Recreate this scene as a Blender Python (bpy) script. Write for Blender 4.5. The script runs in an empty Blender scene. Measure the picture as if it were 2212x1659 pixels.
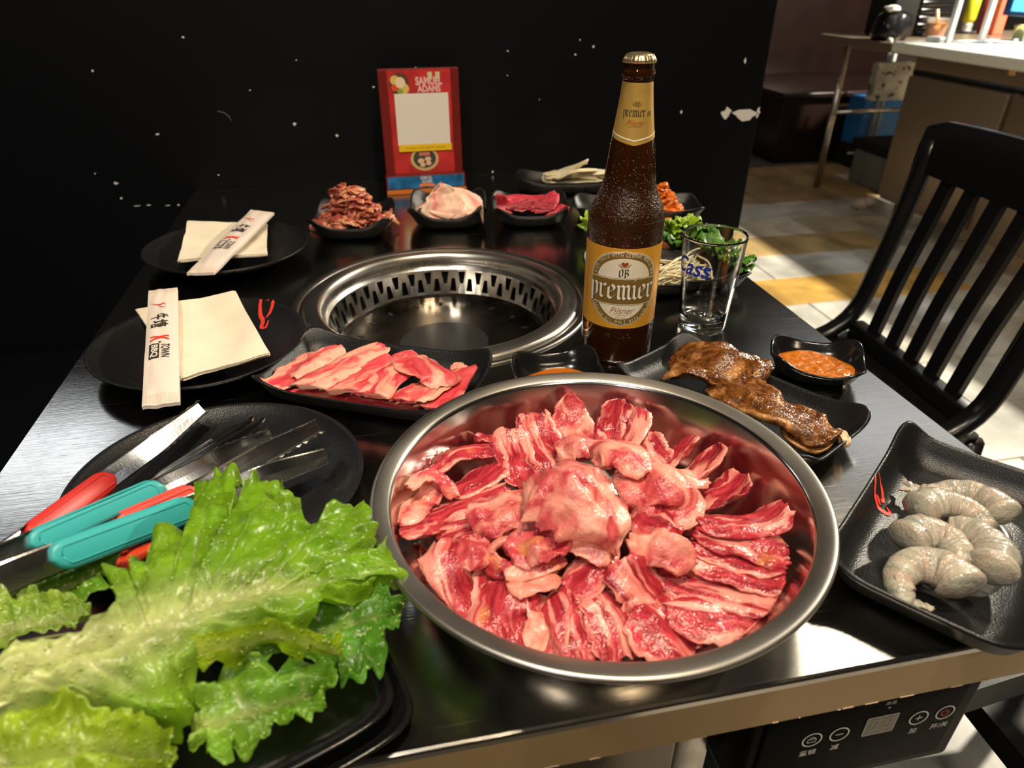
import bpy, bmesh, math, random
from mathutils import Vector, Matrix, noise
from mathutils.bvhtree import BVHTree
random.seed(7)
R = math.radians; PI = math.pi
SC = bpy.context.scene; COL = SC.collection
T = 0.75                       # table top height

# ------------------------------------------------------------------ camera
F, CX, CY, PITCH, YAW, H = 1504.0, 1106.0, 829.5, R(30.8), R(11.4), 0.356
cam = bpy.data.cameras.new('camera'); co = bpy.data.objects.new('camera', cam); COL.objects.link(co)
cam.sensor_width = 36; cam.lens = F / 2212 * 36
co.location = (0, 0, T + H); co.rotation_euler = (PI/2 - PITCH, 0, -YAW)
cam.clip_start = 0.01; cam.dof.use_dof = True; cam.dof.focus_distance = 0.62; cam.dof.aperture_fstop = 8.0
SC.camera = co
SC.view_settings.view_transform = 'Standard'; SC.view_settings.look = 'None'
SC.view_settings.exposure = 0.12; SC.view_settings.gamma = 1; SC.view_settings.use_curve_mapping = False
# ------------------------------------------------------------------ world and lamps
W = bpy.data.worlds.new('world'); SC.world = W; W.use_nodes = True
W.node_tree.nodes['Background'].inputs[0].default_value = (0.9, 0.75, 0.6, 1)
W.node_tree.nodes['Background'].inputs[1].default_value = 0.03
def lamp(name, loc, power, sx, sy, col, tgt=None, shape='RECTANGLE', spread=180):
    l = bpy.data.lights.new(name, 'AREA'); l.energy = power; l.shape = shape; l.size = sx; l.size_y = sy; l.color = col; l.spread = R(spread)
    o = bpy.data.objects.new(name, l); COL.objects.link(o); o.location = loc
    if tgt: o.rotation_euler = (Vector(tgt) - Vector(loc)).to_track_quat('-Z', 'Y').to_euler()
    return o
WARM = (1, .80, .55); NEUT = (1, .92, .80); COOL = (.86, .93, 1)
lamp('lamp_over_table', (.30, .10, T+1.95), 26, .16, .16, WARM)
lamp('lamp_over_table', (-.35, -.15, T+1.95), 15, .16, .16, NEUT)
lamp('aimed_lamp_aisle', (1.60, 1.57, T+1.98), .95, .40, .40, (1, .90, .70), tgt=(.25, .3, T), spread=60)  # lamp mirrored in the tabletop; narrow aim shaped to keep light off the floor
lamp('lamp_behind_partition', (-1.95, 3.55, T+1.98), 8, .9, .6, COOL)
lamp('lamp_behind_partition', (-1.55, 4.6, T+1.98), 5, .6, .4, WARM)
lamp('lamp_counter', (3.94, 2.23, T+1.98), 330, .16, .16, (1, .90, .72))
lamp('broad_lamp_far', (3.1, 3.05, T+1.98), 6.5, 1.5, 1.2, (.9, .94, 1))  # broad unseen panel, sized and dimmed so the tabletop mirrors grey
lamp('lamp_rear', (.5, -1.3, T+1.95), 14, .3, .3, WARM)
lamp('lamp_rear', (-1.2, -1.6, T+1.95), 20, .3, .3, NEUT)
lamp('lamp_service', (2.75, 2.2, T+.75), 10, .2, 1.4, (.95, .98, 1), spread=60)
lamp('ceiling_fill_rear', (0, -1.8, T+1.2), 12, .5, .5, NEUT, tgt=(0, -1.8, 9))  # added fill, unseen; brightens the ceiling that the steel reflects

# ------------------------------------------------------------------ helpers
def ray(x, y):
    u = (x-CX)/F; v = (y-CY)/F
    d = (u, math.cos(PITCH)-v*math.sin(PITCH), -math.sin(PITCH)-v*math.cos(PITCH))
    c, s = math.cos(YAW), math.sin(YAW)
    return Vector((d[0]*c+d[1]*s, -d[0]*s+d[1]*c, d[2]))
def P(x, y, h=0.0):
    """where the photograph's point x, y meets the level h above the table"""
    d = ray(x, y); t = (h-H)/d.z
    return Vector((d.x*t, d.y*t, T+h))
def tag(o, label=None, cat=None, group=None, kind=None):
    if label: o['label'] = label
    if cat: o['category'] = cat
    if group: o['group'] = group
    if kind: o['kind'] = kind
    return o
def empty(name, loc=(0, 0, 0), rz=0.0):
    o = bpy.data.objects.new(name, None); COL.objects.link(o); o.location = loc; o.rotation_euler = (0, 0, rz)
    o.empty_display_size = .02
    return o
def mesh(name, vs, fs, mat, parent=None, smooth=True, uv=None, uv2=None, col=None, midx=None, local=False):
    me = bpy.data.meshes.new(name)
    me.from_pydata([tuple(v) for v in vs], [], fs)
    mats = mat if isinstance(mat, (list, tuple)) else [mat]
    for m in mats: me.materials.append(m)
    if midx: me.polygons.foreach_set('material_index', midx)
    if smooth: me.polygons.foreach_set('use_smooth', [True]*len(me.polygons))
    for nm, u in (('UVMap', uv), ('norm', uv2)):
        if u:
            l = me.uv_layers.new(name=nm); flat = []
            for lp in me.loops: flat += u[lp.vertex_index]
            l.data.foreach_set('uv', flat)
    if col:
        a = me.color_attributes.new('tint', 'FLOAT_COLOR', 'POINT'); flat = []
        for c in col: flat += [c[0], c[1], c[2], 1]
        a.data.foreach_set('color', flat)
    me.update()
    o = bpy.data.objects.new(name, me); COL.objects.link(o)
    if parent is not None:
        o.parent = parent
        if not local: o.matrix_parent_inverse = pinv(parent)
    return o
def pinv(p):
    m = Matrix.Translation(p.location) @ p.rotation_euler.to_matrix().to_4x4()
    q = p.parent
    while q is not None:
        m = (Matrix.Translation(q.location) @ q.rotation_euler.to_matrix().to_4x4()) @ q.matrix_parent_inverse.copy() @ m if False else m
        q = q.parent
    if p.parent is not None: return Matrix.Identity(4)
    return m.inverted()
def recalc(o):
    bm = bmesh.new(); bm.from_mesh(o.data); bmesh.ops.recalc_face_normals(bm, faces=bm.faces); bm.to_mesh(o.data); bm.free(); return o
class MB:
    """collects pieces of geometry that become one mesh"""
    def __init__(s): s.v = []; s.f = []; s.m = []
    def add(s, vs, fs, mi=0):
        n = len(s.v); s.v += [Vector(v) for v in vs]; s.f += [tuple(i+n for i in f) for f in fs]; s.m += [mi]*len(fs); return s
    def box(s, x0, x1, y0, y1, z0, z1, bev=0.0, M=None, mi=0):
        bm = bmesh.new()
        bmesh.ops.create_cube(bm, size=1)
        for v in bm.verts: v.co = Vector(((x0+x1)/2+v.co.x*(x1-x0), (y0+y1)/2+v.co.y*(y1-y0), (z0+z1)/2+v.co.z*(z1-z0)))
        if bev: bmesh.ops.bevel(bm, geom=bm.edges[:], offset=bev, segments=2, profile=.6, affect='EDGES')
        bm.verts.index_update()
        s.add([(M @ v.co) if M else v.co.copy() for v in bm.verts], [[v.index for v in f.verts] for f in bm.faces], mi); bm.free(); return s
    def tube(s, pts, rad, n=10, mi=0, cap=True, ry=None):
        pts = [Vector(p) for p in pts]; m = len(pts); vs = []; fs = []
        up = Vector((0, 0, 1)); prev = None
        for i, p in enumerate(pts):
            t = (pts[min(i+1, m-1)]-pts[max(i-1, 0)]).normalized()
            if prev is None: a = t.cross(up if abs(t.z) < .9 else Vector((1, 0, 0))).normalized()
            else: a = (prev - t*prev.dot(t)).normalized()
            prev = a; b = a.cross(t)
            r = rad[i] if isinstance(rad, (list, tuple)) else rad
            rb = r if ry is None else ry*(r/(rad if not isinstance(rad, (list, tuple)) else rad[0]))
            for k in range(n):
                an = 2*PI*k/n; vs.append(p+a*math.cos(an)*r+b*math.sin(an)*rb)
        for i in range(m-1):
            for k in range(n): fs.append((i*n+k, i*n+(k+1) % n, (i+1)*n+(k+1) % n, (i+1)*n+k))
        if cap: fs.append(tuple(range(n))[::-1]); fs.append(tuple((m-1)*n+k for k in range(n)))
        return s.add(vs, fs, mi)
    def lathe(s, prof, n=64, c=(0, 0, 0), mi=0, wob=None):
        vs = []; fs = []; m = len(prof)
        for i, (r, z) in enumerate(prof):
            for k in range(n):
                a = 2*PI*k/n; rr = r*(wob(a, i) if wob else 1); vs.append((c[0]+rr*math.cos(a), c[1]+rr*math.sin(a), c[2]+z))
        for i in range(m-1):
            for k in range(n): fs.append((i*n+k, i*n+(k+1) % n, (i+1)*n+(k+1) % n, (i+1)*n+k))
        if prof[0][0] < 1e-5: pass
        return s.add(vs, fs, mi)
    def build(s, name, mat, parent=None, smooth=True, **k):
        return mesh(name, s.v, s.f, mat, parent, smooth, midx=s.m if any(s.m) else None, **k)
def autosmooth(o, ang=35):
    """sharp edges stay sharp"""
    bm = bmesh.new(); bm.from_mesh(o.data)
    for e in bm.edges:
        e.smooth = not (len(e.link_faces) == 2 and e.calc_face_angle(0) > R(ang))
    bm.to_mesh(o.data); bm.free(); return o
def nz(x, y=0.0, z=0.0): return noise.noise(Vector((x, y, z)))

# ------------------------------------------------------------------ materials
def nt(name):
    m = bpy.data.materials.new(name); m.use_nodes = True
    return m, m.node_tree.nodes, m.node_tree.links, m.node_tree.nodes['Principled BSDF']
def mat(name, col, rough=.5, metal=0.0, spec=.5, emis=None, es=0, trans=0, ior=1.45, coat=0, bump=0, bscale=200, cvar=0, cscale=20, rvar=0, rscale=30, sub=0, aniso=0, obj_coord=True):
    m, N, L, b = nt(name)
    b.inputs['Base Color'].default_value = (*col, 1); b.inputs['Roughness'].default_value = rough; b.inputs['Metallic'].default_value = metal
    b.inputs['Specular IOR Level'].default_value = spec; b.inputs['IOR'].default_value = ior; b.inputs['Transmission Weight'].default_value = trans
    b.inputs['Coat Weight'].default_value = coat; b.inputs['Coat Roughness'].default_value = .08
    if sub: b.inputs['Subsurface Weight'].default_value = sub; b.inputs['Subsurface Radius'].default_value = (.006, .003, .002); b.inputs['Subsurface Scale'].default_value = 1
    if emis: b.inputs['Emission Color'].default_value = (*emis, 1); b.inputs['Emission Strength'].default_value = es
    g = N.new('ShaderNodeNewGeometry') if bump or cvar or rvar else None
    if bump:
        t = N.new('ShaderNodeTexNoise'); t.inputs['Scale'].default_value = bscale; t.inputs['Detail'].default_value = 3; L.new(g.outputs['Position'], t.inputs['Vector'])
        p = N.new('ShaderNodeBump'); p.inputs['Strength'].default_value = bump; p.inputs['Distance'].default_value = .002
        L.new(t.outputs[0], p.inputs['Height']); L.new(p.outputs[0], b.inputs['Normal'])
    if cvar:
        t = N.new('ShaderNodeTexNoise'); t.inputs['Scale'].default_value = cscale; t.inputs['Detail'].default_value = 4; L.new(g.outputs['Position'], t.inputs['Vector'])
        r = N.new('ShaderNodeValToRGB'); r.color_ramp.elements[0].position = .3; r.color_ramp.elements[1].position = .7
        r.color_ramp.elements[0].color = (*[c*(1-cvar) for c in col], 1); r.color_ramp.elements[1].color = (*[min(1, c*(1+cvar)) for c in col], 1)
        L.new(t.outputs[0], r.inputs[0]); L.new(r.outputs[0], b.inputs['Base Color'])
    if rvar:
        t = N.new('ShaderNodeTexNoise'); t.inputs['Scale'].default_value = rscale; t.inputs['Detail'].default_value = 4; L.new(g.outputs['Position'], t.inputs['Vector'])
        r = N.new('ShaderNodeMapRange'); r.inputs[1].default_value = .3; r.inputs[2].default_value = .7; r.inputs[3].default_value = max(.02, rough-rvar); r.inputs[4].default_value = rough+rvar
        L.new(t.outputs[0], r.inputs[0]); L.new(r.outputs[0], b.inputs['Roughness'])
    return m
BLK = mat('black_paint', (.0035, .004, .0055), .42, spec=.22, bump=.08, bscale=60)
MELA = mat('black_melamine', (.010, .010, .011), .30, spec=.45, bump=.22, bscale=900, rvar=.05)
MELAG = mat('black_melamine_gloss', (.008, .008, .009), .17, spec=.5, bump=.05, bscale=300)
CHAIRM = mat('black_lacquer', (.006, .006, .007), .26, spec=.5, bump=.03, bscale=80)
STEEL = mat('polished_steel', (.62, .60, .57), .17, 1, bump=.03, bscale=500, rvar=.05, rscale=14)
STEELB = mat('satin_steel', (.52, .50, .47), .30, 1, bump=.05, bscale=600, rvar=.07)
STEELD = mat('dark_steel', (.13, .11, .09), .24, 1, bump=.04, bscale=300, rvar=.06, cvar=.25, cscale=30)
BLACKHOLE = mat('black_cavity', (.004, .004, .004), .8)
WHITE = mat('white_paint_chip', (.75, .73, .68), .7)
PAPER = mat('cream_paper', (.84, .76, .60), .8, cvar=.03, cscale=40, bump=.25, bscale=260, sub=.0)
WRAP = mat('wrapper_paper', (.80, .70, .62), .65, bump=.35, bscale=120)
INKR = mat('red_ink', (.80, .05, .03), .5)
INKK = mat('black_ink', (.03, .03, .025), .55)
INKW = mat('white_ink', (.85, .84, .80), .5)
INKG = mat('grey_ink', (.45, .43, .40), .5)
RED = mat('red_silicone', (.62, .035, .03), .38)
TEAL = mat('teal_silicone', (.045, .40, .41), .36)
ORED = mat('orange_red_plastic', (.80, .07, .02), .35)

def brushed(name, col, rough, sx, sy, bump=.1, scr=True, metal=1.0):
    """steel with a fine grain and scratches, in world space"""
    m, N, L, b = nt(name)
    b.inputs['Base Color'].default_value = (*col, 1); b.inputs['Metallic'].default_value = metal
    g = N.new('ShaderNodeNewGeometry'); mp = N.new('ShaderNodeMapping'); mp.inputs['Scale'].default_value = (sx, sy, sx)
    L.new(g.outputs['Position'], mp.inputs[0])
    t = N.new('ShaderNodeTexNoise'); t.inputs['Scale'].default_value = 1; t.inputs['Detail'].default_value = 4; L.new(mp.outputs[0], t.inputs['Vector'])
    p = N.new('ShaderNodeBump'); p.inputs['Strength'].default_value = bump; p.inputs['Distance'].default_value = .0006
    t2 = N.new('ShaderNodeTexNoise'); t2.inputs['Scale'].default_value = 9; t2.inputs['Detail'].default_value = 5; L.new(g.outputs['Position'], t2.inputs['Vector'])
    r = N.new('ShaderNodeMapRange'); r.inputs[1].default_value = .3; r.inputs[2].default_value = .75; r.inputs[3].default_value = rough*.8; r.inputs[4].default_value = rough*1.25
    L.new(t2.outputs[0], r.inputs[0])
    h = t.outputs[0]
    if scr:
        mp2 = N.new('ShaderNodeMapping'); mp2.inputs['Scale'].default_value = (9, 420, 9); mp2.inputs['Rotation'].default_value = (0, 0, R(20)); L.new(g.outputs['Position'], mp2.inputs[0])
        w = N.new('ShaderNodeTexNoise'); w.inputs['Scale'].default_value = 1; w.inputs['Detail'].default_value = 1; w.inputs['Distortion'].default_value = .15; L.new(mp2.outputs[0], w.inputs['Vector'])
        s = N.new('ShaderNodeMapRange'); s.inputs[1].default_value = .72; s.inputs[2].default_value = .80; s.inputs[3].default_value = 0; s.inputs[4].default_value = .15
        L.new(w.outputs[0], s.inputs[0])
        a = N.new('ShaderNodeMath'); a.operation = 'ADD'; L.new(r.outputs[0], a.inputs[0]); L.new(s.outputs[0], a.inputs[1]); L.new(a.outputs[0], b.inputs['Roughness'])
    else: L.new(r.outputs[0], b.inputs['Roughness'])
    L.new(h, p.inputs['Height']); L.new(p.outputs[0], b.inputs['Normal'])
    return m
TABLEM = brushed('table_steel', (.42, .40, .37), .17, 30, 900, .12)

def meatmat(name, dark, light, fat, su, sv, thr=.5, soft=.06, rough=.26, bump=.5, edge=0.0, dist=.35, stain=0.0, sub=.12):
    """fibres and marbling that run along each slice; object colour gives every slice its own share of fat and its own pattern"""
    m, N, L, b = nt(name)
    def node(t, **k):
        n = N.new('ShaderNode'+t)
        for a, v in k.items(): setattr(n, a, v)
        return n
    def math_(op, a, c):
        n = node('Math', operation=op)
        for i, q in enumerate((a, c)):
            if hasattr(q, 'type'): L.new(q, n.inputs[i])
            else: n.inputs[i].default_value = q
        return n.outputs[0]
    uv = node('UVMap', uv_map='UVMap'); uvn = node('UVMap', uv_map='norm')
    oi = node('ObjectInfo'); sp = node('SeparateColor'); L.new(oi.outputs['Color'], sp.inputs[0])
    xy = node('SeparateXYZ'); L.new(uv.outputs[0], xy.inputs[0])
    nd = node('TexNoise'); nd.inputs['Scale'].default_value = 32; nd.inputs['Detail'].default_value = 2
    ofs = node('CombineXYZ'); L.new(xy.outputs[0], ofs.inputs[0]); L.new(xy.outputs[1], ofs.inputs[1]); L.new(math_('MULTIPLY', sp.outputs[1], 7.3), ofs.inputs[2])
    L.new(ofs.outputs[0], nd.inputs['Vector'])
    v2 = math_('ADD', math_('MULTIPLY', xy.outputs[1], sv), math_('MULTIPLY', nd.outputs[0], dist*4))
    u2 = math_('ADD', math_('MULTIPLY', xy.outputs[0], su), math_('MULTIPLY', nd.outputs[0], dist*2))
    c = node('CombineXYZ'); L.new(u2, c.inputs[0]); L.new(v2, c.inputs[1]); L.new(math_('MULTIPLY', sp.outputs[1], 31.7), c.inputs[2])
    n1 = node('TexNoise'); n1.inputs['Scale'].default_value = 1; n1.inputs['Detail'].default_value = 3.2; n1.inputs['Roughness'].default_value = .55; L.new(c.outputs[0], n1.inputs['Vector'])
    f = math_('ADD', n1.outputs[0], math_('MULTIPLY', math_('SUBTRACT', sp.outputs[0], .5), .42))
    if edge:
        sn = node('SeparateXYZ'); L.new(uvn.outputs[0], sn.inputs[0])
        e = math_('MULTIPLY', math_('POWER', math_('ABSOLUTE', sn.outputs[1], 0), 4.0), edge)
        f = math_('ADD', f, e)
    # muscle colour with fine grain
    n2 = node('TexNoise'); n2.inputs['Scale'].default_value = 3.0; n2.inputs['Detail'].default_value = 4; L.new(c.outputs[0], n2.inputs['Vector'])
    mr = node('ValToRGB'); mr.color_ramp.elements[0].position = .35; mr.color_ramp.elements[1].position = .68
    mr.color_ramp.elements[0].color = (*dark, 1); mr.color_ramp.elements[1].color = (*light, 1); L.new(n2.outputs[0], mr.inputs[0])
    n3 = node('TexNoise'); n3.inputs['Scale'].default_value = .8; n3.inputs['Detail'].default_value = 3; L.new(c.outputs[0], n3.inputs['Vector'])
    fr = node('ValToRGB'); fr.color_ramp.elements[0].position = .35; fr.color_ramp.elements[1].position = .65
    fr.color_ramp.elements[0].color = (fat[0]*.93, fat[1]*.72, fat[2]*.70, 1); fr.color_ramp.elements[1].color = (*fat, 1); L.new(n3.outputs[0], fr.inputs[0])
    k = node('MapRange'); k.inputs[1].default_value = thr-soft; k.inputs[2].default_value = thr+soft; L.new(f, k.inputs[0])
    mx = node('Mix', data_type='RGBA'); L.new(k.outputs[0], mx.inputs[0]); L.new(mr.outputs[0], mx.inputs[6]); L.new(fr.outputs[0], mx.inputs[7])
    out = mx.outputs[2]
    if stain:
        n4 = node('TexNoise'); n4.inputs['Scale'].default_value = 40; L.new(ofs.outputs[0], n4.inputs['Vector'])
        k4 = node('MapRange'); k4.inputs[1].default_value = .66; k4.inputs[2].default_value = .76; k4.inputs[4].default_value = stain; L.new(n4.outputs[0], k4.inputs[0])
        m4 = node('Mix', data_type='RGBA'); L.new(k4.outputs[0], m4.inputs[0]); L.new(out, m4.inputs[6]); m4.inputs[7].default_value = (.75, .36, .09, 1); out = m4.outputs[2]
    L.new(out, b.inputs['Base Color'])
    b.inputs['Roughness'].default_value = rough; b.inputs['Specular IOR Level'].default_value = .55
    b.inputs['Subsurface Weight'].default_value = sub; b.inputs['Subsurface Radius'].default_value = (.005, .002, .0015); b.inputs['Subsurface Scale'].default_value = 1
    g = node('NewGeometry'); tb = node('TexNoise'); tb.inputs['Scale'].default_value = 520; tb.inputs['Detail'].default_value = 2; L.new(g.outputs['Position'], tb.inputs['Vector'])
    tb2 = node('TexNoise'); tb2.inputs['Scale'].default_value = 110; tb2.inputs['Detail'].default_value = 2; L.new(g.outputs['Position'], tb2.inputs['Vector'])
    hh = math_('ADD', math_('MULTIPLY', tb.outputs[0], .35), math_('ADD', math_('MULTIPLY', tb2.outputs[0], .8), math_('MULTIPLY', n1.outputs[0], .8)))
    bp = node('Bump'); bp.inputs['Strength'].default_value = bump; bp.inputs['Distance'].default_value = .0022; L.new(hh, bp.inputs['Height']); L.new(bp.outputs[0], b.inputs['Normal'])
    return m
BEEF = meatmat('raw_short_rib', (.27, .012, .022), (.58, .05, .07), (.90, .38, .32), 20, 105, .565, .05, edge=.10, stain=.55, rough=.22, bump=.7, sub=.06)
BEEFF = meatmat('raw_rib_membrane', (.42, .03, .045), (.70, .11, .12), (.92, .42, .33), 34, 60, .575, .07, edge=.05, stain=.6, rough=.24, bump=.8, sub=.06)
BRISK = meatmat('raw_brisket', (.66, .04, .06), (.84, .13, .14), (.93, .46, .34), 14, 55, .54, .045, rough=.4, bump=.45, edge=.10, dist=.5, sub=.06)
PORK = meatmat('raw_pork_belly', (.80, .20, .18), (.88, .34, .29), (.95, .66, .50), 16, 60, .44, .06, rough=.45, bump=.3, edge=.1)
LEAN = meatmat('lean_beef', (.56, .03, .06), (.78, .10, .14), (.85, .25, .26), 30, 60, .66, .1, rough=.4, bump=.35)
BULG = meatmat('seasoned_beef', (.36, .06, .05), (.60, .16, .11), (.78, .42, .22), 30, 60, .52, .08, rough=.2, bump=.6)
GALBI = meatmat('soy_marinated_rib', (.060, .018, .004), (.24, .080, .014), (.62, .33, .11), 60, 90, .64, .10, rough=.14, bump=1.0, edge=.10, sub=.05)
SHRM = meatmat('raw_shrimp', (.20, .21, .18), (.38, .38, .32), (.54, .52, .42), 150, 40, .50, .14, rough=.15, bump=.8, sub=.3)

def leafmat():
    m, N, L, b = nt('lettuce_leaf')
    a = N.new('ShaderNodeAttribute'); a.attribute_name = 'tint'
    g = N.new('ShaderNodeNewGeometry')
    t = N.new('ShaderNodeTexNoise'); t.inputs['Scale'].default_value = 55; t.inputs['Detail'].default_value = 4; L.new(g.outputs['Position'], t.inputs['Vector'])
    r = N.new('ShaderNodeMapRange'); r.inputs[1].default_value = .3; r.inputs[2].default_value = .7; r.inputs[3].default_value = .72; r.inputs[4].default_value = 1.25; L.new(t.outputs[0], r.inputs[0])
    mx = N.new('ShaderNodeVectorMath'); mx.operation = 'SCALE'; L.new(a.outputs['Color'], mx.inputs[0]); L.new(r.outputs[0], mx.inputs['Scale'])
    L.new(mx.outputs[0], b.inputs['Base Color'])
    b.inputs['Roughness'].default_value = .30; b.inputs['Specular IOR Level'].default_value = .5
    v = N.new('ShaderNodeTexVoronoi'); v.feature = 'SMOOTH_F1'; v.inputs['Scale'].default_value = 95; L.new(g.outputs['Position'], v.inputs['Vector'])
    d = N.new('ShaderNodeTexVoronoi'); d.inputs['Scale'].default_value = 330; L.new(g.outputs['Position'], d.inputs['Vector'])
    dr = N.new('ShaderNodeMapRange'); dr.inputs[1].default_value = .12; dr.inputs[2].default_value = .32; dr.inputs[3].default_value = 1; dr.inputs[4].default_value = 0; L.new(d.outputs['Distance'], dr.inputs[0])
    ad = N.new('ShaderNodeMath'); ad.operation = 'MULTIPLY_ADD'; L.new(dr.outputs[0], ad.inputs[0]); ad.inputs[1].default_value = .22; L.new(v.outputs['Distance'], ad.inputs[2])
    p = N.new('ShaderNodeBump'); p.inputs['Strength'].default_value = .55; p.inputs['Distance'].default_value = .004; L.new(ad.outputs[0], p.inputs['Height']); L.new(p.outputs[0], b.inputs['Normal'])
    tr = N.new('ShaderNodeBsdfTranslucent'); L.new(mx.outputs[0], tr.inputs[0]); L.new(p.outputs[0], tr.inputs['Normal'])
    ms = N.new('ShaderNodeMixShader'); ms.inputs[0].default_value = .28; L.new(b.outputs[0], ms.inputs[1]); L.new(tr.outputs[0], ms.inputs[2])
    L.new(ms.outputs[0], N['Material Output'].inputs[0])
    return m
LEAF = leafmat()
def tilemat():
    m, N, L, b = nt('slate_floor_tile')
    oi = N.new('ShaderNodeObjectInfo'); g = N.new('ShaderNodeNewGeometry')
    t = N.new('ShaderNodeTexNoise'); t.inputs['Scale'].default_value = 5; t.inputs['Detail'].default_value = 6; t.inputs['Distortion'].default_value = .8; L.new(g.outputs['Position'], t.inputs['Vector'])
    r = N.new('ShaderNodeMapRange'); r.inputs[1].default_value = .3; r.inputs[2].default_value = .7; r.inputs[3].default_value = .55; r.inputs[4].default_value = 1.3; L.new(t.outputs[0], r.inputs[0])
    mx = N.new('ShaderNodeVectorMath'); mx.operation = 'SCALE'; L.new(oi.outputs['Color'], mx.inputs[0]); L.new(r.outputs[0], mx.inputs['Scale']); L.new(mx.outputs[0], b.inputs['Base Color'])
    b.inputs['Roughness'].default_value = .38
    p = N.new('ShaderNodeBump'); p.inputs['Strength'].default_value = .2; p.inputs['Distance'].default_value = .004; L.new(t.outputs[0], p.inputs['Height']); L.new(p.outputs[0], b.inputs['Normal'])
    return m
TILE = tilemat()

def PY(x, y, Y):
    d = ray(x, y); t = Y/d.y; return Vector((d.x*t, Y, T+H+d.z*t))
def PX(x, y, X):
    d = ray(x, y); t = X/d.x; return Vector((X, d.y*t, T+H+d.z*t))

# ================================================================== setting
# floor: a slab and the laid slate tiles
fl = tag(MB().box(-3, 5.2, -2.5, 6.2, -.08, -.004).build('floor', mat('floor_grout', (.10, .09, .075), .7), smooth=False), kind='structure')
ROWC = [((.62, .58, .50), .1), ((.66, .40, .10), .1), ((.60, .59, .54), .1), ((.50, .36, .16), .1), ((.56, .50, .38), .1), ((.52, .50, .45), .1), ((.42, .28, .13), .1)]
bm = bmesh.new(); bmesh.ops.create_cube(bm, size=1)
for v in bm.verts: v.co = Vector((v.co.x*.494, v.co.y*.246, v.co.z*.008))
bmesh.ops.bevel(bm, geom=[e for e in bm.edges if min(v.co.z for v in e.verts) > 0], offset=.002, segments=1, affect='EDGES')
tm = bpy.data.meshes.new('tile'); bm.to_mesh(tm); bm.free(); tm.materials.append(TILE)
rt = random.Random(3)
fixed = {8: 0, 9: 2, 10: 1, 11: 2, 12: 3, 13: 4, 14: 5, 15: 6, 16: 6, 17: 6}
for j in range(18):
    for i in range(8):
        y = -.32 + .25*j + .125; x = .60 + .5*i + (.25 if j % 2 else 0)
        if x > 4.2: continue
        c = fixed.get(j, None)
        if c is None or (i > 3 and rt.random() < .4): c = rt.choice([0, 2, 2, 4, 5, 1] if j > 6 else [0, 0, 2, 5])
        k = rt.uniform(.82, 1.12); rgb = ROWC[c][0]
        o = bpy.data.objects.new('tile', tm); COL.objects.link(o); o.parent = fl; o.location = (x, y, .0+rt.uniform(-.0006, .0006)); o.color = (rgb[0]*k, rgb[1]*k, rgb[2]*k, 1)
# black partition at the table's end, with chips in its paint
WY = 1.402
wb = tag(MB().box(-1.6, .807, WY, WY+.05, .001, 1.25, bev=.003).build('wall_back', BLK, smooth=False), kind='structure')
CH = [(1610, 246, 34, 15), (1570, 244, 15, 14), (1638, 243, 5, 15), (1610, 131, 4, 8), (1472, 242, 5, 5), (1282, 101, 3, 4), (1243, 118, 3, 3), (1253, 86, 2, 3), (1097, 110, 3, 3), (1096, 163, 2, 2),
      (340, 290, 5, 3), (636, 268, 6, 4), (728, 293, 5, 4), (395, 80, 4, 3), (200, 153, 4, 3), (250, 396, 6, 4), (262, 428, 4, 3), (205, 375, 2, 2), (322, 443, 7, 2), (385, 443, 4, 3), (295, 445, 10, 1.2), (362, 444, 8, 1.2),
      (807, 188, 3, 3), (1064, 371, 3, 4), (898, 146, 2, 2), (1118, 373, 6, 5), (540, 195, 2, 2), (640, 130, 2, 1.5), (1165, 215, 1.5, 2), (472, 378, 3, 2)]
for i, (px, py, a, b) in enumerate(CH):
    c = PY(px, py, WY-.0008); s = c.y/1504/1.05*(1.25 if i < 3 else 1)
    n = 11; rr = random.Random(i)
    vs = [c]+[c+Vector((math.cos(2*PI*k/n)*a*.72*s*rr.uniform(.5, 1.25), 0, math.sin(2*PI*k/n)*b*.72*s*rr.uniform(.5, 1.25))) for k in range(n)]
    vs += [v+Vector((0, .0006, 0)) for v in vs]
    m = n+1
    mesh('paint_chip', vs, [(0, 1+(k+1) % n, 1+k) for k in range(n)]+[(1+k, 1+(k+1) % n, m+1+(k+1) % n, m+1+k) for k in range(n)], WHITE, wb, smooth=False)
m_ = MB(); pts = [PY(x, y, WY-.0006) for x, y in [(470, 240), (485, 244), (495, 252), (500, 262)]]; m_.tube(pts, .0005, 4); m_.build('scratch', mat('scratch', (.25, .24, .22), .6), wb)
tag(MB().box(-1.65, -1.60, -1.0, 1.45, .001, 1.56).build('wall_left', BLK, smooth=False), kind='structure')
BROWN = mat('dark_stained_wood', (.014, .006, .005), .32, spec=.4, cvar=.25, cscale=6, bump=.05, bscale=40)
tag(MB().box(-2.6, 5.0, 5.3, 5.4, .001, 2.7).build('wall_far', mat('dark_wall', (.022, .014, .013), .6), smooth=False), kind='structure')
tag(MB().box(5.0, 5.1, -1.0, 5.4, .001, 2.7).build('wall_right', mat('dark_wall_panel', (.03, .024, .02), .6), smooth=False), kind='structure')
tag(MB().box(-3, 5.2, -2.5, 6.2, T+2.02, T+2.1).build('ceiling', mat('dark_ceiling', (.03, .028, .027), .8), smooth=False), kind='structure')
# dark booth bench along the left of the table
bb = tag(empty('booth_bench', (-.75, .65, 0)), 'long black booth bench along the shadowed side of the steel table', 'bench')
MB().box(-1.05, -.47, -.3, 1.38, .12, .40, bev=.006).build('base', BLK, bb); MB().box(-1.06, -.45, -.3, 1.38, .40, .46, bev=.02).build('seat', BLK, bb); MB().box(-1.18, -1.05, -.3, 1.38, .12, 1.05, bev=.02).build('backrest', BLK, bb)
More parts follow.
